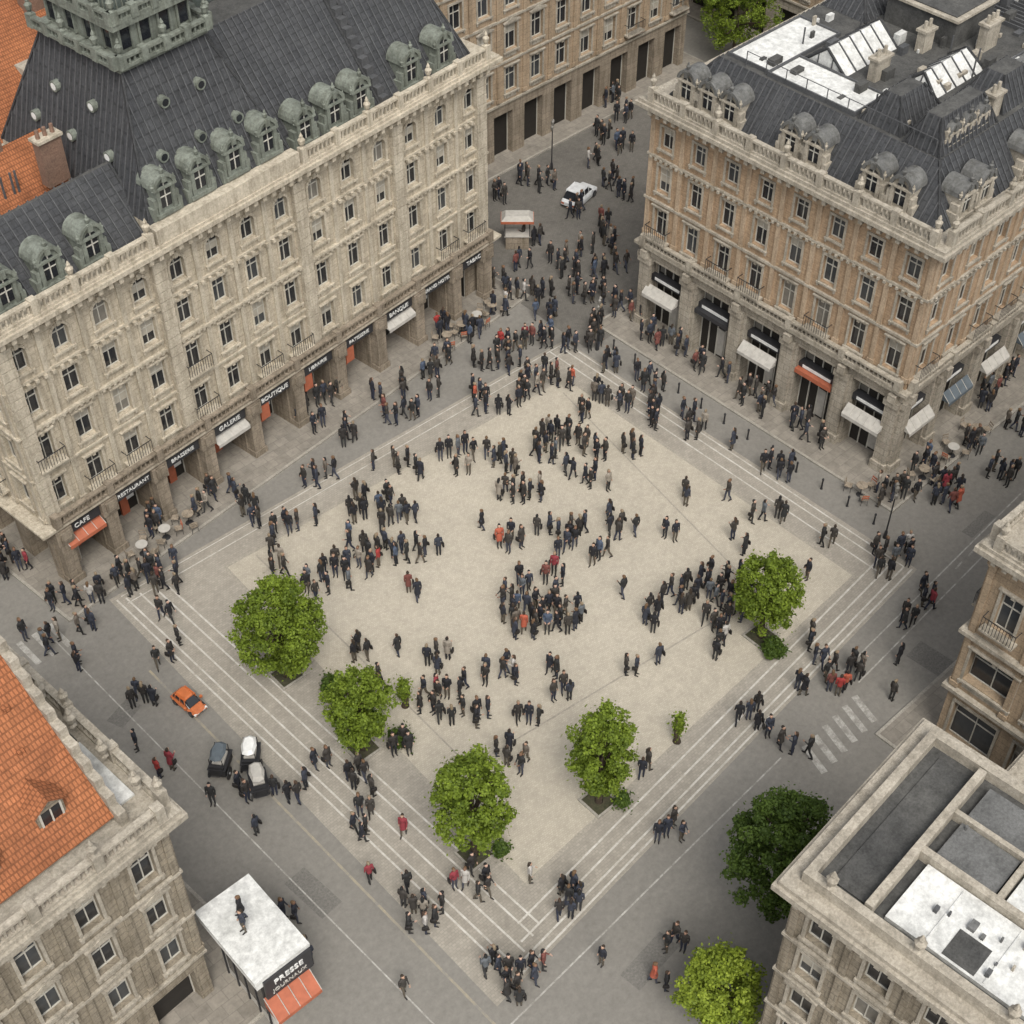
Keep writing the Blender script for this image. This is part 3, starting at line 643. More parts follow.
# ================================================================= RIGHT EDGE TAN BUILDING
def roofR2(B, W, D, H):
    hiproof(B, 1.6, W - 1.6, 1.6, D - 1.6, H, H + 2.6, 1.5, 1.5, 1.5, 'roof'); B['membrane'].box(3.5, 12, D - 9, D - 3.6, H + 2.58, H + 2.7)
    FF = Fac(0, D, 0, -1, -1, 0)
    for a in (3, 7, 11): dormer(B, FF, a, -1.5, H, 1.4, 2.1, 2, 'trim', 'copper')
    for o, z in ((.3, 4.1), (.34, 8.1)): slab(B, W, D, o, z, z + .22)
block('tan_stone_building', 5.4, -45.6, 1, 40, 20, [dict(z0=0, z1=4.2, rel=1.0, h=2.6, s=.8, depth=.4, style=1, nb=3.3), dict(z0=4.2, z1=8.2, rel=.9, h=2.1, s=.9, style=2, nb=3.4, depth=.5), dict(z0=8.2, z1=13.0, w=1.05, h=2.3, s=1.1, style=2, balc=.3)], 14,
      dict(walls='tan_stone', lower_walls='tan_stone', trim='grey_trim', dormers='grey_trim'), dict(W=7, N=14), roofR2, 2.0, 'WN', 'WN')
block('low_courtyard_building', -3.2, -56, 3, 7.4, 24, rows_std(8, 3.6, 1), 8, dict(walls='dirty_stone', lower_walls='dirty_stone', trim='grey_trim'), dict(N=3), lambda B, W, D, H: (B['flat_roof'].box(.2, W - .2, .2, D - .2, H - .02, H + .06), B['membrane'].box(1, W - 1, D - 8, D - 2, H, H + .2)), 0, 'N', '')

# ================================================================= GROUND
g = MB(); g.poly([(-900, -900, 0), (900, -900, 0), (900, 900, 0), (-900, 900, 0)]); g.obj('ground', M['asphalt'])
def sheet(name, pts, z, m):
    mb = MB(); mb.poly([(x, y, z) for x, y in pts]); return mb.obj(name, M[m])
sheet('street_paving', [(13.4, 7.5), (56, 9.6), (56, 27.5), (13.4, 26.5)], .004, 'street')
sheet('outer_plaza_paving', [(-20.4, -21.7), (13.6, -18.2), (12.9, 9.3), (-20.6, 9.6)], .004, 'paving_o')
sheet('plaza_paving', [(-15.6, -18.2), (10.7, -16.2), (10.4, 6.6), (-14.6, 7.4)], .008, 'paving')
jb = MB()
def strip(mb, a, b, w, z):
    ax, ay = a; bx, by = b; L = math.hypot(bx - ax, by - ay); nx, ny = -(by - ay) / L * w / 2, (bx - ax) / L * w / 2
    mb.poly([(ax - nx, ay - ny, z), (bx - nx, by - ny, z), (bx + nx, by + ny, z), (ax + nx, ay + ny, z)])
q = [(-15.6, -18.2), (10.7, -16.2), (10.4, 6.6), (-14.6, 7.4)]
for i in range(4): strip(jb, q[i], q[(i + 1) % 4], .2, .012 + i * .0005)
for a, b in (((-13.2, -11.4), (-12.8, 7)), ((5.8, -13.6), (9.3, 5.6)), ((5.8, -13.6), (-13.2, -11.6))): strip(jb, a, b, .09, .015)
jb.obj('drain_channels', M['joint'])
pm = MB()
for i, x in enumerate((-20.3, -19.85, -19.1, -18.3, -17.7)): strip(pm, (x, 9.3 - i * .2), (x + 1.3, -21.2 + i * .3), .1, .0125)
for i, y in enumerate((0, .45, 1.15, 1.9)): strip(pm, (-18.6 + i * .5, -21.3 + y), (13.4 - i * .2, -18 + y * .9), .1, .0165)
for i, x in enumerate((12.75, 12.2, 11.4)): strip(pm, (x, 9), (x + .45, -17.6 + i * .4), .09, .0205)
for i, y in enumerate((9.35, 8.7)): strip(pm, (-20, y), (12.6, y - .3), .06, .0245)
pm.obj('plaza_line_markings', M['paint'])
rm = MB()
for i in range(6): strip(rm, (-.6 + i * .85, -23.4 + i * .06), (-.1 + i * .85, -21.7 + i * .06), .36, .008)
strip(rm, (-22, -22.8), (-1.5, -21.4), .08, .006)
strip(rm, (5, -21.), (30, -19.), .08, .006); strip(rm, (5, -20.), (30, -18.), .08, .007)
for i in range(7): strip(rm, (15.2 + i * 1.3, -19.6 + i * .1), (15.9 + i * 1.3, -19.5 + i * .1), .1, .010)
strip(rm, (-24.2, 9), (-22.6, -28), .07, .006)
for i in range(5): strip(rm, (-27.5 + i * .9, 10.2), (-27.4 + i * .9, 8.2), .32, .008)
rm.obj('road_markings', M['paint2'])
ym = MB(); strip(ym, (-21.6, 4), (-20.9, -27), .12, .006); ym.obj('ochre_road_line', M['paint_y'])
pt = MB()
for i, (x, y, a, b, r) in enumerate(((-23, -12, 1.2, 2.6, 5), (-24, 2.5, 1.6, 1.0, 20), (9, -22.6, 1.4, 2.2, 4), (19, -18.4, 2.4, .7, 3), (-14, -24.6, 2.8, 1.1, 6))):
    pt.poly([(*p, .003) for p in rectpoly(-a / 2, a / 2, -b / 2, b / 2, x, y, r)])
pt.obj('asphalt_patches', M['patch'])

for P in PADS:
    n = len(P); mb = MB(); mb.poly([(x, y, .12) for x, y in P])
    for i in range(n):
        a = P[i]; b = P[(i + 1) % n]; mb.poly([(a[0], a[1], -.05), (b[0], b[1], -.05), (b[0], b[1], .12), (a[0], a[1], .12)])
    e = empty('pavement', 0, 0); mb.obj('slabs', M['pave'], e)
    kb = MB()
    for i in range(n):
        a = Vector(P[i]); b = Vector(P[(i + 1) % n]); t = (b - a).normalized(); nn = Vector((t.y, -t.x)); o = nn * .02; w = nn * -.14
        c = [a + o, b + o, b + w, a + w]; kb.hexa([(*p, -.04) for p in c] + [(*p, .126 + .002 * (i % 2)) for p in c])
    kb.obj('kerb', M['kerb'], e)

# ================================================================= TREES
def tree(name, x, y, h, r, seed, lm='leaf', leaves=11000, cz=None, ry=None):
    R = np.random.RandomState(seed); e = empty(name, x, y, R.randint(360)); ry = ry or r
    zc = cz or h * .57; rz = h - zc
    tr = MB(); lean = R.uniform(-.15, .15, 2)
    tr.tube([(0, 0, -.05), (0, 0, .15), (lean[0] * .5, lean[1] * .5, h * .25), (lean[0], lean[1], h * .5), (lean[0], lean[1], h * .75)], [.24, .17, .14, .1, .04], 9)
    nc = 190; C = []
    while len(C) < nc:
        p = R.uniform(-1, 1, 3); d = np.linalg.norm(p)
        if d < 1 and d > .5 or (d <= .5 and R.rand() < .25): C.append(p)
    C = np.array(C); ang = np.arctan2(C[:, 1], C[:, 0])
    wob = 1 + .07 * np.sin(3 * ang + seed) + .06 * np.sin(5 * ang + 2 * seed + C[:, 2] * 4)
    taper = np.where(C[:, 2] > 0, 1 - .15 * C[:, 2], 1 + .08 * C[:, 2])
    cen = np.stack([C[:, 0] * (r - .22) * wob * taper, C[:, 1] * (ry - .22) * wob * taper, zc + C[:, 2] * (rz - .2)], 1)
    for k in range(10):
        c = cen[R.randint(nc)]; tr.tube([(lean[0], lean[1], h * R.uniform(.28, .5)), tuple(c * np.array([.5, .5, 1]) * np.array([1, 1, .9])), tuple(c)], [.07, .045, .015], 6)
    tr.obj('trunk', M['bark'], e, True)
    crad = R.uniform(.2, .4, nc) * (r / 2.2) ** .6; ctint = R.uniform(.1, .9, nc)
    idx = R.randint(0, nc, leaves); dirs = R.normal(size=(leaves, 3)); dirs /= np.linalg.norm(dirs, axis=1)[:, None]
    pos = cen[idx] + dirs * (crad[idx] * R.uniform(.3, 1., leaves) ** .5)[:, None] * np.array([1, 1, .85])
    strays = R.rand(leaves) < .12; pos[strays] += R.normal(size=(strays.sum(), 3)) * .18
    nrm = dirs * .5 + R.normal(size=(leaves, 3)) * .5 + np.array([0, 0, .6]); nrm /= np.linalg.norm(nrm, axis=1)[:, None]
    u = np.cross(nrm, R.normal(size=(leaves, 3))); u /= np.linalg.norm(u, axis=1)[:, None]; v = np.cross(nrm, u)
    s = R.uniform(.045, .08, leaves)[:, None]
    V = np.stack([pos - u * s * 1.2, pos - v * s * .8 + nrm * s * .2, pos + u * s * 1.2, pos + v * s * .8 + nrm * s * .2], 1).reshape(-1, 3)
    me = bpy.data.meshes.new('foliage'); me.vertices.add(len(V)); me.vertices.foreach_set('co', V.ravel())
    me.loops.add(leaves * 4); me.loops.foreach_set('vertex_index', np.arange(leaves * 4)); me.polygons.add(leaves)
    me.polygons.foreach_set('loop_start', np.arange(leaves) * 4); me.update(calc_edges=True)
    at = me.attributes.new('tint', 'FLOAT', 'FACE'); at.data.foreach_set('value', np.clip(ctint[idx] * .5 + R.uniform(0, .55, leaves), 0, 1).astype(np.float32))
    me.materials.append(M[lm]); o = bpy.data.objects.new('foliage', me); COL.objects.link(o); o.parent = e
    return e
TREES = [(-16.5, -1.0, 7.0, 2.55, 'leaf', 24000), (-16.4, -7.2, 6.0, 1.8, 'leaf', 15000), (-16.2, -15.4, 7.9, 1.9, 'leaf', 17000), (-9.9, -17.2, 7.3, 1.75, 'leaf', 16000),
         (3.6, -15.6, 6.3, 1.95, 'leaf', 15000), (-8.3, -26.6, 8.8, 2.7, 'leaf_dark', 24000), (-14.0, -28.4, 5.3, 1.9, 'leaf_lime', 15000), (47.5, 26.0, 9, 3.4, 'leaf', 15000), (50.5, 30, 10, 3.4, 'leaf_dark', 15000)]
for i, (x, y, h, r, lm, nl) in enumerate(TREES):
    tree('deciduous_tree', x, y, h, r, 11 + i * 7, lm, nl)
    if i < 5:
        pb = MB(); pb.box(x - .6, x + .6, y - .6, y + .6, .0, .03); e = empty('tree_pit', 0, 0); pb.obj('soil', M['soil'], e)
        kb = MB(); kb.box(x - .72, x + .72, y - .72, y - .6, -.02, .09); kb.box(x - .72, x + .72, y + .6, y + .72, -.02, .09); kb.box(x - .72, x - .6, y - .6, y + .6, -.02, .091); kb.box(x + .6, x + .72, y - .6, y + .6, -.02, .091); kb.obj('edging', M['kerb'], e)
for i, (x, y, h, r) in enumerate(((-13.2, -6.6, 2.3, .45), (-4.6, -17.3, 2.5, .4))): tree('sapling', x, y, h, r, 90 + i, 'leaf', 1600)
for i, (x, y, r) in enumerate(((-15.3, -3.4, .8), (-14.8, -8.2, .7), (3.2, -16.8, .8), (-15.2, -6.3, .6), (-9.2, -18.1, .45), (-15.3, -16.2, .5))): tree('shrub', x, y, 1.1, r, 190 + i, 'leaf_dark', 3000, .45)

# ================================================================= PEOPLE
def make_person(name, seed):
    R = random.Random(seed); walk = R.choice([0, 0, 0, .3, .45, .7]); coat = R.random() < .45; longhair = R.random() < .4; bag = R.random() < .3; slim = R.uniform(.86, 1.0)
    mb = MB(); segs = []
    def tb(pts, rad, lab, n=10):
        mb.tube(pts, rad, n)
        for k in range(len(pts) - 1):
            ra = rad[k] if not isinstance(rad[k], tuple) else sum(rad[k]) / 2; rb = rad[k + 1] if not isinstance(rad[k + 1], tuple) else sum(rad[k + 1]) / 2
            segs.append((np.array(pts[k]), np.array(pts[k + 1]), ra, rb, lab))
    w = slim
    tb([(0, 0, .84), (0, 0, .95), (0, 0, 1.08), (0, .01, 1.27), (0, 0, 1.39), (0, 0, 1.455), (0, 0, 1.49)], [(.15 * w, .11), (.17 * w, .125), (.145 * w, .105), (.175 * w, .125), (.185 * w, .115), (.12, .085), (.06, .06)], 'top', 14)
    tb([(0, 0, 1.46), (0, .01, 1.56)], [.055, .052], 'skin')
    tb([(0, .03, 1.525), (0, .028, 1.56), (0, .02, 1.62), (0, .008, 1.68), (0, 0, 1.725), (0, 0, 1.75)], [(.035, .04), (.058, .068), (.074, .092), (.077, .1), (.058, .075), (.02, .03)], 'skin', 14)
    tb([(0, .105, 1.65), (0, .125, 1.61)], [.008, .015], 'skin', 6)
    for s in (-1, 1): tb([(s * .076, .01, 1.6), (s * .082, .0, 1.65)], [.012, .018], 'skin', 6)
    tb([(0, -.02, 1.60), (0, -.025, 1.67), (0, -.012, 1.72), (0, -.005, 1.757)], [(.078, .088), (.084, .096), (.07, .088), (.03, .04)], 'hair', 12)
    if longhair: tb([(0, -.05, 1.66), (0, -.08, 1.55), (0, -.09, 1.42)], [(.075, .06), (.085, .05), (.06, .03)], 'hair')
    st = .3 * walk
    if coat: tb([(0, 0, 1.05), (0, 0, .9), (0, 0, .62)], [(.155 * w, .12), (.18 * w, .145), (.2 * w, .17 + st * .15)], 'top', 14)
    for s in (-1, 1):
        f = s * st
        hip = (s * .088, 0, .9); knee = (s * .09, f * .5 + .03, .49 - abs(f) * .03); ank = (s * .09, f - (.06 if f < 0 else 0), .085 + (.07 if f < -.1 else 0))
        tb([hip, ((hip[0] + knee[0]) / 2, (hip[1] + knee[1]) / 2 + .005, (hip[2] + knee[2]) / 2), knee, (ank[0], (knee[1] + ank[1]) / 2 - .015, .32), ank], [.09 * w, .078 * w, .058, .055, .04], 'legs')
        tb([(ank[0], ank[1] - .05, max(.045, ank[2] - .045)), (ank[0], ank[1] + .06, max(.045, ank[2] - .05)), (ank[0] + s * .012, ank[1] + .18, .03)], [.04, .042, .028], 'shoe', 8)
        sh = (s * .185 * w, 0, 1.405); bend = R.random() < .3; ay = -f * .5
        el = (s * (.225 * w), ay * .45 - .02, 1.13); wr = (s * .225 * w, ay * .9 + .05, .885) if not bend else (s * .12, .25, 1.12)
        tb([(s * .14 * w, 0, 1.41), sh, el, wr], [.06, .06, .046, .033], 'top')
        d = (Vector(wr) - Vector(el)).normalized(); p = Vector(wr)
        tb([tuple(p), tuple(p + d * .05), tuple(p + d * .095)], [(.022, .026), (.018, .04), (.014, .036)], 'skin', 8)
        side = Vector((0, 1, 0)) if not bend else Vector((1, 0, 0)) * s
        for k in range(4):
            b0 = p + d * .085 + side * (.028 - .019 * k); L = (.07, .08, .075, .058)[k]
            curl = Vector((-s, 0, 0)) if not bend else Vector((0, 0, -1))
            fing.append(([tuple(b0), tuple(b0 + d * L * .5 + curl * .006), tuple(b0 + d * L * .92 + curl * .026)], [.0095, .009, .007]))
        b0 = p + d * .03 + side * .032; fing.append(([tuple(b0), tuple(b0 + d * .03 + side * .022), tuple(b0 + d * .062 + side * .025)], [.012, .0105, .008]))
    if bag:
        tb([(.27, -.02, .95), (.27, -.02, .72)], [(.06, .15), (.07, .17)], 'shoe', 8)
        tb([(-.1, .1, 1.44), (.1, .13, 1.2), (.25, .02, .95)], [.012, .012, .012], 'shoe', 5)
    me = bpy.data.meshes.new('tmp'); me.from_pydata(mb.v, [], mb.f)
    o = bpy.data.objects.new('tmp', me); COL.objects.link(o)
    md = o.modifiers.new('r', 'REMESH'); md.mode = 'VOXEL'; md.voxel_size = .0135
    sm = o.modifiers.new('s', 'SMOOTH'); sm.iterations = 2; sm.factor = .5
    bpy.context.view_layer.update()
    out = bpy.data.meshes.new_from_object(o.evaluated_get(bpy.context.evaluated_depsgraph_get())); bpy.data.objects.remove(o)
    n = len(out.polygons); c = np.empty(n * 3); out.polygons.foreach_get('center', c); c = c.reshape(-1, 3)
    labs = ['top', 'legs', 'skin', 'hair', 'shoe']; best = np.full(n, 9.); li = np.zeros(n, int)
    for a, b, ra, rb, lab in segs:
        ab = b - a; t = np.clip(((c - a) @ ab) / (ab @ ab), 0, 1); dist = np.linalg.norm(c - (a + t[:, None] * ab), axis=1) - (ra + (rb - ra) * t)
        if lab == 'hair': dist -= .006
        k = dist < best; best[k] = dist[k]; li[k] = labs.index(lab)
    face = (c[:, 2] > 1.51) & (c[:, 2] < 1.69) & (c[:, 1] > .035); li[face & (li == 3)] = 2
    fb = MB()
    for pts, rad in fing: fb.tube(pts, rad, 6)
    for s in (-1, 1): fb.tube([(s * .03, .088, 1.645), (s * .03, .1, 1.645)], [.012, .009], 6)
    v = np.empty(len(out.vertices) * 3); out.vertices.foreach_get('co', v); v = v.reshape(-1, 3)
    faces = [tuple(p.vertices) for p in out.polygons]; nv = len(v)
    me2 = bpy.data.meshes.new(name); me2.from_pydata([tuple(q) for q in v] + fb.v, [], faces + [tuple(i + nv for i in f) for f in fb.f])
    for k in labs: me2.materials.append(M['p_' + k])
    idx = list(li) + [2] * (len(fb.f) - 2 * 8) + [3] * 16
    me2.polygons.foreach_set('material_index', idx[:len(me2.polygons)]); me2.polygons.foreach_set('use_smooth', [True] * len(me2.polygons)); me2.update()
    bpy.data.meshes.remove(out); return me2
PM = []
for i in range(16):
    fing = []; PM.append(make_person('person_body', 100 + i))

GR = """393,300,4 362,286,4 349,257,4 315,250,4 319,227,4 285,230,3 228,245,5 238,228,4 277,201,5 205,240,3 272,180,4 232,165,5
232,190,4 221,144,5 204,151,3 159,168,3 180,141,6 195,128,5 180,156,3 209,123,3 183,185,3 136,158,3 146,134,5 163,119,4
176,108,5 178,91,4 116,140,3 134,117,5 149,89,4 134,146,3 84,134,4 92,113,4 105,108,4 116,98,4 121,80,3 140,76,4 83,94,6 83,75,7
95,70,4 69,107,3 100,59,-2 130,52,4 134,29,3 134,16,3 39,120,3 56,125,3 105,36,4 110,19,4 117,0,3 4,127,2 0,106,4 9,103,2
33,107,2 50,85,4 69,69,4 41,75,2 52,65,2 86,29,3 121,9,2 57,25,8 46,22,5 63,19,4 83,-11,5 70,-5,2 69,7,2 21,39,5 22,26,3 8,51,3
2,62,2 -24,70,4 -22,55,1 -37,80,1 0,41,2 49,-15,3 53,-24,1 43,-3,2 111,-6,1 123,-23,3 132,-26,1 80,-59,2 98,-76,1 132,-49,1
136,-76,2 139,-84,4 130,-17,2 -73,95,3 -61,91,2 -34,112,4 -40,129,2 -132,115,3 -110,112,3 -113,93,4 -107,77,3 -99,70,1
-89,66,1 -59,66,2 -44,52,2 -58,44,6 -68,53,4 -48,35,3 3,10,2 8,6,3 19,1,4 -22,1,1 -2,-23,1 8,-32,4 14,-37,2 35,-46,3 29,-56,1
39,-60,1 51,-76,2 99,-98,2 106,-104,2 77,-99,1 73,-111,1 -120,68,2 -126,53,4 -85,41,2 -100,25,3 -107,31,3 -118,26,4 -105,15,1
-78,25,6 -86,17,-5 -71,14,3 -63,12,2 -55,5,2 -20,-17,4 1,-41,3 10,-59,3 -82,-11,2 -79,-16,1 -33,-45,3 -19,-53,2 -17,-60,1
-52,-62,8 -48,-51,3 -34,-68,8 -40,-77,5 -33,-83,4 1,-88,1 19,-106,4 27,-114,4 18,-115,2 1,-109,4 44,-120,9 41,-126,7
24,-135,4 40,-135,3 9,-149,3 85,-146,1 -56,-72,4 -18,-133,1 -36,-131,2 -89,-79,1 -93,-83,1 -102,-58,4 -103,-79,2 -114,-38,1
-131,-27,3 -136,-49,2 -113,-74,3 -124,-73,3 -123,-90,2 -110,-98,3 -114,-90,1 -81,-85,2 -81,-90,2 -76,-90,1 -64,-105,2 -68,-119,1
-69,-113,2 -95,-115,2 -90,-120,1 -115,-122,3 -113,-132,2 -230,108,3 -222,105,2 -227,86,3 -208,97,3 -242,86,2 -247,86,2 -242,68,2
-253,101,1 -194,100,3 -192,93,2 -172,94,4 -180,92,4 -176,78,3 -209,38,2 -195,44,1 -189,62,2 -226,24,4 -223,21,1 -247,1,1
-244,-21,-2 -237,-50,1 -231,-78,1 -231,158,3 -241,147,3 -227,144,2 -226,-56,2 -208,-69,4 -184,-68,2 -175,-83,3 -179,-92,2 -189,-105,2
-207,-133,1 -192,-110,3 -180,-124,-1 -197,-148,1 -149,-83,3 -204,-158,3 -204,-165,5 -199,-166,2 -174,-165,5 -173,-170,2
-194,-201,2 -189,-211,6 -185,-217,3 -196,-220,2 -153,-182,1 -148,-199,4 -146,-204,3 -157,-233,1 -230,-186,-1 -249,-144,2
-243,-124,2 -89,-208,4 -125,-250,3 -143,-255,2 -72,-173,2 -10,-188,-5 -9,-205,2 -7,-219,2 23,-192,2 42,-192,3 43,-202,-6
53,-206,3 53,-228,1 74,-216,1 98,-201,3 122,-200,-4 126,-164,4 135,-171,4 120,-173,2 115,-138,2 51,-178,2 172,-24,4 174,-39,4
176,-65,5 172,-79,3 172,14,3 174,-1,2 174,33,3 166,-136,4 172,-142,5 202,-152,5 190,-158,-4 201,-135,5 194,-162,-3 231,-167,4
233,-175,2 237,-144,4 276,-131,3 272,-152,3 170,56,3 170,43,3 180,75,3 16,122,3 -43,145,3 -121,122,2 -161,126,5 -161,137,2
-21,149,4 30,169,3 73,151,4 305,-118,3 282,-123,3"""
darks = [(.012, .012, .015), (.015, .017, .025), (.025, .022, .02), (.03, .035, .05), (.02, .02, .02), (.04, .035, .03)]
mids = [(.12, .1, .08), (.1, .11, .12), (.25, .22, .18), (.06, .08, .12), (.15, .05, .04), (.4, .38, .35)]
reds = [(.3, .035, .03), (.38, .09, .05), (.22, .03, .04)]
placed = []
def put_person(x, y, col, z=None, ang=None):
    me = rnd.choice(PM); o = bpy.data.objects.new('person', me); COL.objects.link(o)
    zz = .12 if any(inside(x, y, P) for P in PADS) else .008
    s = rnd.uniform(.93, 1.04); o.location = (x, y, zz if z is None else z); o.scale = (s, s, s); o.rotation_euler = (0, 0, rnd.uniform(0, 6.28) if ang is None else ang)
    o.color = (*col, 1); placed.append((x, y))
for tkn in GR.split():
    a, b, n = tkn.split(','); gx, gy, n = int(a) / 10, int(b) / 10, int(n); red = n < 0; n = abs(n); heading = rnd.uniform(0, 6.28)
    if n > 3: n = max(3, round(n * .88))
    for k in range(n):
        for tr_ in range(25):
            rr = (0 if n == 1 else .36 * math.sqrt(n)) * math.sqrt(rnd.random()) * (1 + tr_ * .06); th = rnd.uniform(0, 6.28)
            x = gx + rr * math.cos(th); y = gy + rr * math.sin(th)
            if any((x - p) ** 2 + (y - q_) ** 2 < .2 for p, q_ in placed[-60:]): continue
            if any(inside(x, y, P) for P in FOOT): continue
            if any((x - t[0]) ** 2 + (y - t[1]) ** 2 < .5 for t in TREES): continue
            r_ = rnd.random(); col = rnd.choice(reds) if red and r_ < .4 else (rnd.choice(darks) if r_ < .88 else (rnd.choice(mids) if r_ < .985 else rnd.choice(reds)))
            put_person(x, y, col, ang=heading + rnd.uniform(-.9, .9)); break
print('people', len(placed))

# ================================================================= VEHICLES & FURNITURE
def car(name, x, y, rot, L, W, H, col):
    B = Bld()
    def loft(mb, secs):
        i0 = len(mb.v); n = len(secs[0])
        for s_ in secs: mb.v += s_
        for k in range(len(secs) - 1):
            for j in range(n): a = i0 + k * n + j; b = i0 + k * n + (j + 1) % n; mb.f.append((a, b, b + n, a + n))
        mb.f.append(tuple(i0 + j for j in reversed(range(n)))); e = i0 + (len(secs) - 1) * n; mb.f.append(tuple(e + j for j in range(n)))
    def sec(xx, hw, zb, zt, r=.1): return [(xx, -hw, zb), (xx, hw, zb), (xx, hw + .02, (zb + zt) / 2), (xx, hw - r * .3, zt - r), (xx, hw - r, zt), (xx, -hw + r, zt), (xx, -hw + r * .3, zt - r), (xx, -hw - .02, (zb + zt) / 2)]
    hb = H * .58; hw = W / 2
    loft(B['body'], [sec(-L / 2, hw * .82, .32, hb * .8), sec(-L / 2 + .15, hw * .95, .22, hb * .96), sec(-L * .3, hw, .2, hb), sec(L * .1, hw, .2, hb), sec(L * .3, hw * .98, .2, hb * .92), sec(L / 2 - .15, hw * .93, .22, hb * .8), sec(L / 2, hw * .8, .32, hb * .62)])
    loft(B['windows'], [sec(-L * .42, hw * .8, hb - .06, hb + .02, .04), sec(-L * .3, hw * .84, hb - .06, H - .05, .14), sec(L * .06, hw * .84, hb - .06, H - .05, .14), sec(L * .26, hw * .82, hb - .08, hb, .03)])
    loft(B['body'], [sec(-L * .31, hw * .74, H - .1, H - .03, .1), sec(-L * .28, hw * .79, H - .1, H + .01, .1), sec(L * .04, hw * .79, H - .1, H + .01, .1), sec(L * .09, hw * .74, H - .1, H - .03, .1)])
    for xx in (-L * .31, -L * .1, L * .1):
        for s in (-1, 1): B['body'].tube([(xx, s * hw * .86, hb - .04), (xx * .85, s * hw * .8, H - .04)], [.035, .03], 6)
    wr = H * .21
    for xx in (-L * .31, L * .31):
        for s in (-1, 1):
            B['tyres'].tube([(xx, s * (hw - .18), wr), (xx, s * (hw - .16), wr), (xx, s * (hw + .01), wr), (xx, s * (hw + .03), wr)], [wr * .9, wr, wr, wr * .88], 18); B['hubs'].tube([(xx, s * (hw), wr), (xx, s * (hw + .04), wr)], [wr * .6, wr * .5], 12)
    for s in (-1, 1):
        B['lamps'].box(L / 2 - .12, L / 2 - .01, s * hw * .62 - .14, s * hw * .62 + .14, hb * .5, hb * .64); B['tail_lamps'].box(-L / 2 - .01, -L / 2 + .1, s * hw * .65 - .12, s * hw * .65 + .12, hb * .55, hb * .75)
        B['body'].box(L * .17, L * .2 + .06, s * (hw + .09) - .07, s * (hw + .09) + .07, hb, hb + .12)
    M[name] = plain(name + '_paint', col, .3, 0, .5)
    finish(B, name, x, y, rot, dict(body=name, windows='glass', tyres='iron', hubs='slate_seam', lamps='white', tail_lamps='red'))
M['silver'] = plain('silver', (.4, .4, .4), .3)
car('white_car', 24.7, 20.2, 15, 3.1, 1.4, 1.25, (.6, .61, .61))
car('orange_microcar', -21.3, .7, -82, 1.9, .85, .9, (.52, .15, .05))
car('parked_car', -31., 6.5, 8, 3.8, 1.65, 1.4, (.05, .055, .06))

def cart(name, x, y, rot, top):
    B = Bld()
    B['body'].box(-.6, .6, -.4, .4, .4, .9); B['body'].box(-.66, .66, -.45, .45, .9, .95); B['body'].box(-.62, -.45, -.36, .36, .95, 1.15)
    for s in (-1, 1):
        for t in (-1, 1): B['posts'].tube([(s * .5, t * .32, .9), (s * .5, t * .32, 1.6)], [.022, .022], 6)
        B['wheels'].tube([(-.3, s * .45, .33), (-.3, s * .5, .33)], [.33, .33], 16); B['hubs'].tube([(-.3, s * .44, .33), (-.3, s * .52, .33)], [.07, .07], 8)
    B['wheels'].tube([(.52, -.04, .22), (.52, .04, .22)], [.22, .22], 14); B['posts'].tube([(-.6, -.28, .85), (-1.0, -.28, .95), (-1.0, .28, .95), (-.6, .28, .85)], [.02] * 4, 6)
    pts = [(-.6, 0), (-.5, .28), (0, .38), (.5, .28), (.6, 0), (.5, -.28), (0, -.38), (-.5, -.28)]
    C = B['canopy']; C.poly([(x_, y_, 1.6) for x_, y_ in pts]); C.poly([(x_ * .7, y_ * .7, 1.76) for x_, y_ in pts])
    for i in range(8):
        a, b = pts[i], pts[(i + 1) % 8]; C.poly([(a[0], a[1], 1.6), (b[0], b[1], 1.6), (b[0] * .7, b[1] * .7, 1.76), (a[0] * .7, a[1] * .7, 1.76)])
    B['goods'].box(-.35, .45, -.28, .28, .95, 1.1)
    finish(B, name, x, y, rot, dict(body='iron', posts='iron', wheels='iron', hubs='silver', canopy=top, goods='awn_grey'))
cart('food_cart', -22.3, -3.7, 40, 'awn_blue'); cart('food_cart', -21.0, -4.4, 50, 'white'); cart('food_cart', -21.6, -5.9, 65, 'awn_grey')

def cafe(x, y, rot):
    z = .12 if any(inside(x, y, P) for P in PADS) else .005
    B = Bld(); B['table_top'].tube([(0, 0, .72), (0, 0, .75)], [.34, .34], 18); B['base'].tube([(0, 0, 0), (0, 0, .03), (0, 0, .05), (0, 0, .72)], [.25, .22, .03, .03], 10)
    finish(B, 'cafe_table', x, y, rot, dict(table_top='stone_low' if rnd.random() < .7 else 'awn_grey', base='iron'), z)
    for k in range(3):
        a = math.radians(rot + k * 120); C = Bld(); C['seat'].box(-.2, .2, -.2, .2, .43, .46)
        for s in (-1, 1):
            for t in (-1, 1): C['legs'].tube([(s * .17, t * .17, .44), (s * .19, t * .2, 0)], [.016, .014], 6)
            C['backrest'].tube([(s * .18, .19, .45), (s * .18, .25, .85)], [.016, .016], 6)
        C['backrest'].box(-.18, .18, .2, .235, .6, .66); C['backrest'].box(-.18, .18, .225, .26, .76, .84)
        finish(C, 'cafe_chair', x + .75 * math.cos(a), y + .75 * math.sin(a), math.degrees(a) - 90, dict(seat='stone_low', legs='iron', backrest='red' if rnd.random() < .3 else 'stone_low'), z)
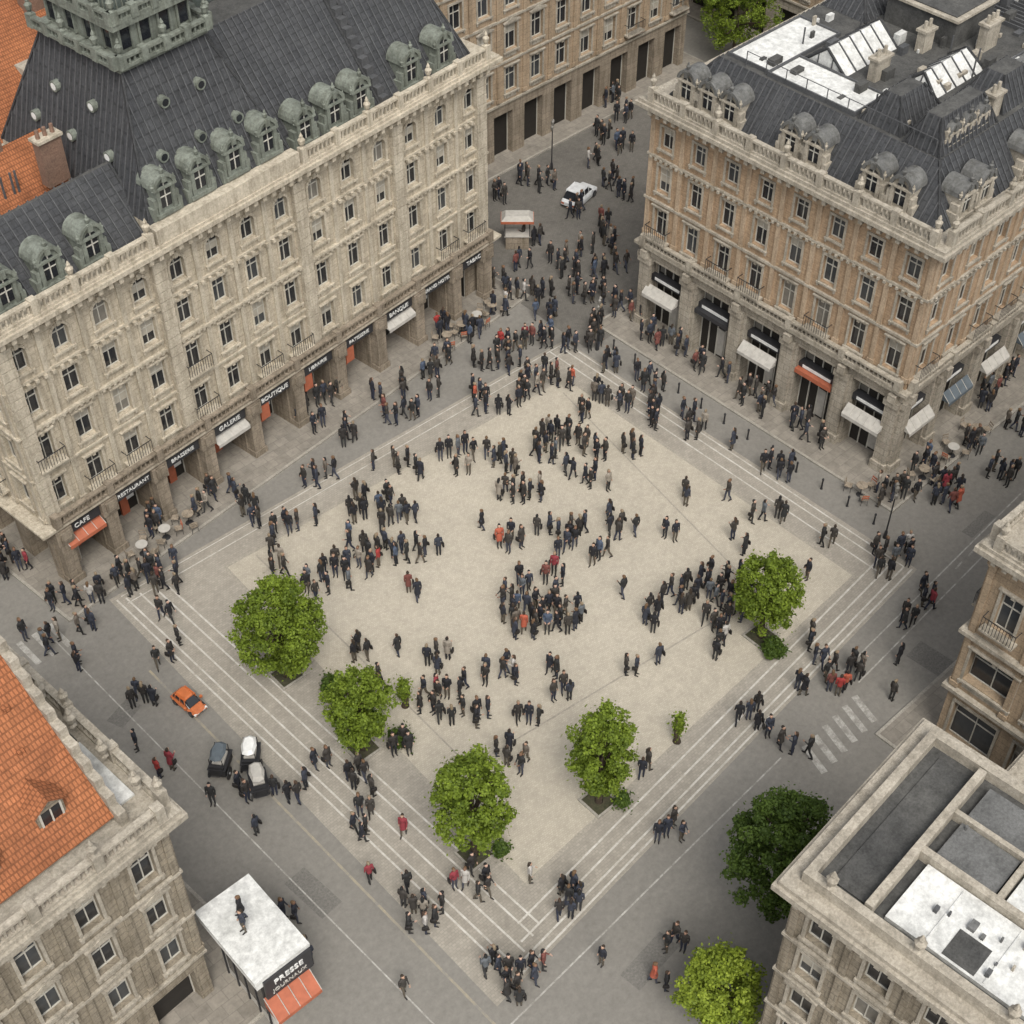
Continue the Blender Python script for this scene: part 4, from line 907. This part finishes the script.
for i, (x, y) in enumerate(((8.4, 14.2), (9.8, 14.3), (11.2, 14.4), (15.9, -12.4), (19.6, -14.0), (22.4, -14.0), (-15.8, 11.4), (-14.2, 11.5), (-17.4, 11.2), (24.8, -13.9), (7.0, 14.0))):
    cafe(x, y, i * 37)
C = Bld()
C['canopy'].hexa([(-1.1, -.6, 2.4), (1.1, -.6, 2.4), (1.1, .6, 2.4), (-1.1, .6, 2.4), (-.8, -.35, 2.7), (.8, -.35, 2.7), (.8, .35, 2.7), (-.8, .35, 2.7)]); C['canopy_edge'].box(-1.13, 1.13, -.63, .63, 2.22, 2.4)
C['counter'].box(-.8, .8, -.4, .4, 0, 1.05); C['counter_top'].box(-.9, .9, -.5, .5, 1.05, 1.1)
for s in (-1, 1):
    for t in (-1, 1): C['posts'].tube([(s * .85, t * .45, 1.0), (s * .85, t * .45, 2.3)], [.03, .03], 6)
finish(C, 'market_stall', 17.6, 19.0, -42, dict(canopy='awn_grey', canopy_edge='red', counter='stone_low', counter_top='awn_grey', posts='iron'))

B = Bld()
B['walls'].box(-28.05, -25.95, -16.1, -12.5, 0, 4.3)
B['roof'].box(-28.55, -25.85, -16.4, -12.1, 4.75, 5.0); B['roof_edge'].box(-28.5, -25.9, -16.35, -12.15, 4.3, 4.75)
B['fascia'].box(-28.2, -25.9, -16.48, -16.34, 3.3, 4.72)
B['window_glass'].box(-27.8, -26.2, -16.14, -16.08, .9, 3.0); B['window_glass'].box(-28.09, -28.03, -15.8, -13, .9, 3.0)
for i in range(5): B['posts'].box(-28.12, -28.0, -16 + i * .8, -15.92 + i * .8, 0, 4.3)
FK = Fac(-28.25, -16.15, 1, 0, 0, -1); awning(B, FK, 0, 2.2, 3.1, .95, .8, 'awnings')
K = finish(B, 'corner_kiosk', 0, 0, 0, dict(walls='awn_grey', roof='membrane', roof_edge='white', posts='iron'))
text('PRESSE', .48, K, (-27.05, -16.5, 4.25), 0, 'white'); text('JOURNAUX', .32, K, (-27.05, -16.5, 3.68), 0, 'awn_grey')
put_person(-27.2, -13.6, darks[0], 5.0, 1.); put_person(-27.5, -14.2, darks[3], 5.0, 1.6)

def lamp(x, y):
    z = .12 if any(inside(x, y, P) for P in PADS) else .0
    B = Bld(); B['post'].tube([(0, 0, 0), (0, 0, .5), (0, 0, .6), (0, 0, 3.6)], [.12, .09, .05, .035], 10)
    for s in (-1, 1): B['post'].tube([(0, 0, 3.4), (s * .3, 0, 3.55), (s * .45, 0, 3.5)], [.025, .02, .018], 6); B['lantern'].tube([(s * .45, 0, 3.5), (s * .45, 0, 3.55), (s * .45, 0, 3.8), (s * .45, 0, 3.9)], [.06, .09, .12, .03], 8)
    B['lantern'].tube([(0, 0, 3.6), (0, 0, 3.65), (0, 0, 3.95), (0, 0, 4.05)], [.06, .1, .13, .03], 8)
    finish(B, 'street_lamp', x, y, rnd.uniform(0, 90), dict(post='iron', lantern='glass2'), z)
for x, y in ((13.8, 7.2), (14.2, -15.5), (26, 24.5), (30, 10.2)): lamp(x, y)
def bollard(x, y):
    B = Bld(); B['post'].tube([(0, 0, 0), (0, 0, .08), (0, 0, .65), (0, 0, .7), (0, 0, .78), (0, 0, .84)], [.09, .055, .05, .075, .065, .02], 9); finish(B, 'bollard', x, y, 0, dict(post='iron'), .0)
for i in range(12): bollard(14.6, 6.5 - i * 1.9)

# ================================================================= LIGHT & CAMERA
w = bpy.data.worlds.new('World'); scene.world = w; w.use_nodes = True; nt = w.node_tree
sky = nt.nodes.new('ShaderNodeTexSky'); sky.sky_type = 'NISHITA'; sky.sun_disc = False
sd = Vector((-.45, -.75, 0)).normalized(); el = math.radians(55)
sky.sun_elevation = el; sky.sun_rotation = math.atan2(sd.x, sd.y); sky.air_density = 1.0; sky.dust_density = 4.0; sky.ozone_density = 1.0
hs = nt.nodes.new('ShaderNodeHueSaturation'); hs.inputs['Saturation'].default_value = .22; hs.inputs['Value'].default_value = 1.35
bg = nt.nodes['Background']; nt.links.new(sky.outputs[0], hs.inputs['Color']); nt.links.new(hs.outputs[0], bg.inputs[0]); bg.inputs[1].default_value = .15
sl = bpy.data.lights.new('sun', 'SUN'); sl.energy = 1.9; sl.angle = math.radians(26); sl.color = (1, .95, .87)
so = bpy.data.objects.new('sun', sl); COL.objects.link(so)
dirv = Vector((sd.x * math.cos(el), sd.y * math.cos(el), math.sin(el))); so.rotation_euler = dirv.to_track_quat('Z', 'Y').to_euler(); so.location = dirv * 120
cd = bpy.data.cameras.new('camera'); cd.lens = 36 * 1473 / 1024; cd.sensor_width = 36; cd.clip_end = 3000; cd.clip_start = 1
co = bpy.data.objects.new('camera', cd); COL.objects.link(co)
F0 = 60 / math.tan(math.radians(45.5)); co.location = (-F0 * math.cos(math.radians(48)), -F0 * math.sin(math.radians(48)), 60)
co.rotation_euler = (math.radians(44.5), 0, math.radians(-42)); scene.camera = co
scene.view_settings.view_transform = 'Standard'; scene.view_settings.look = 'None'; scene.view_settings.exposure = 0
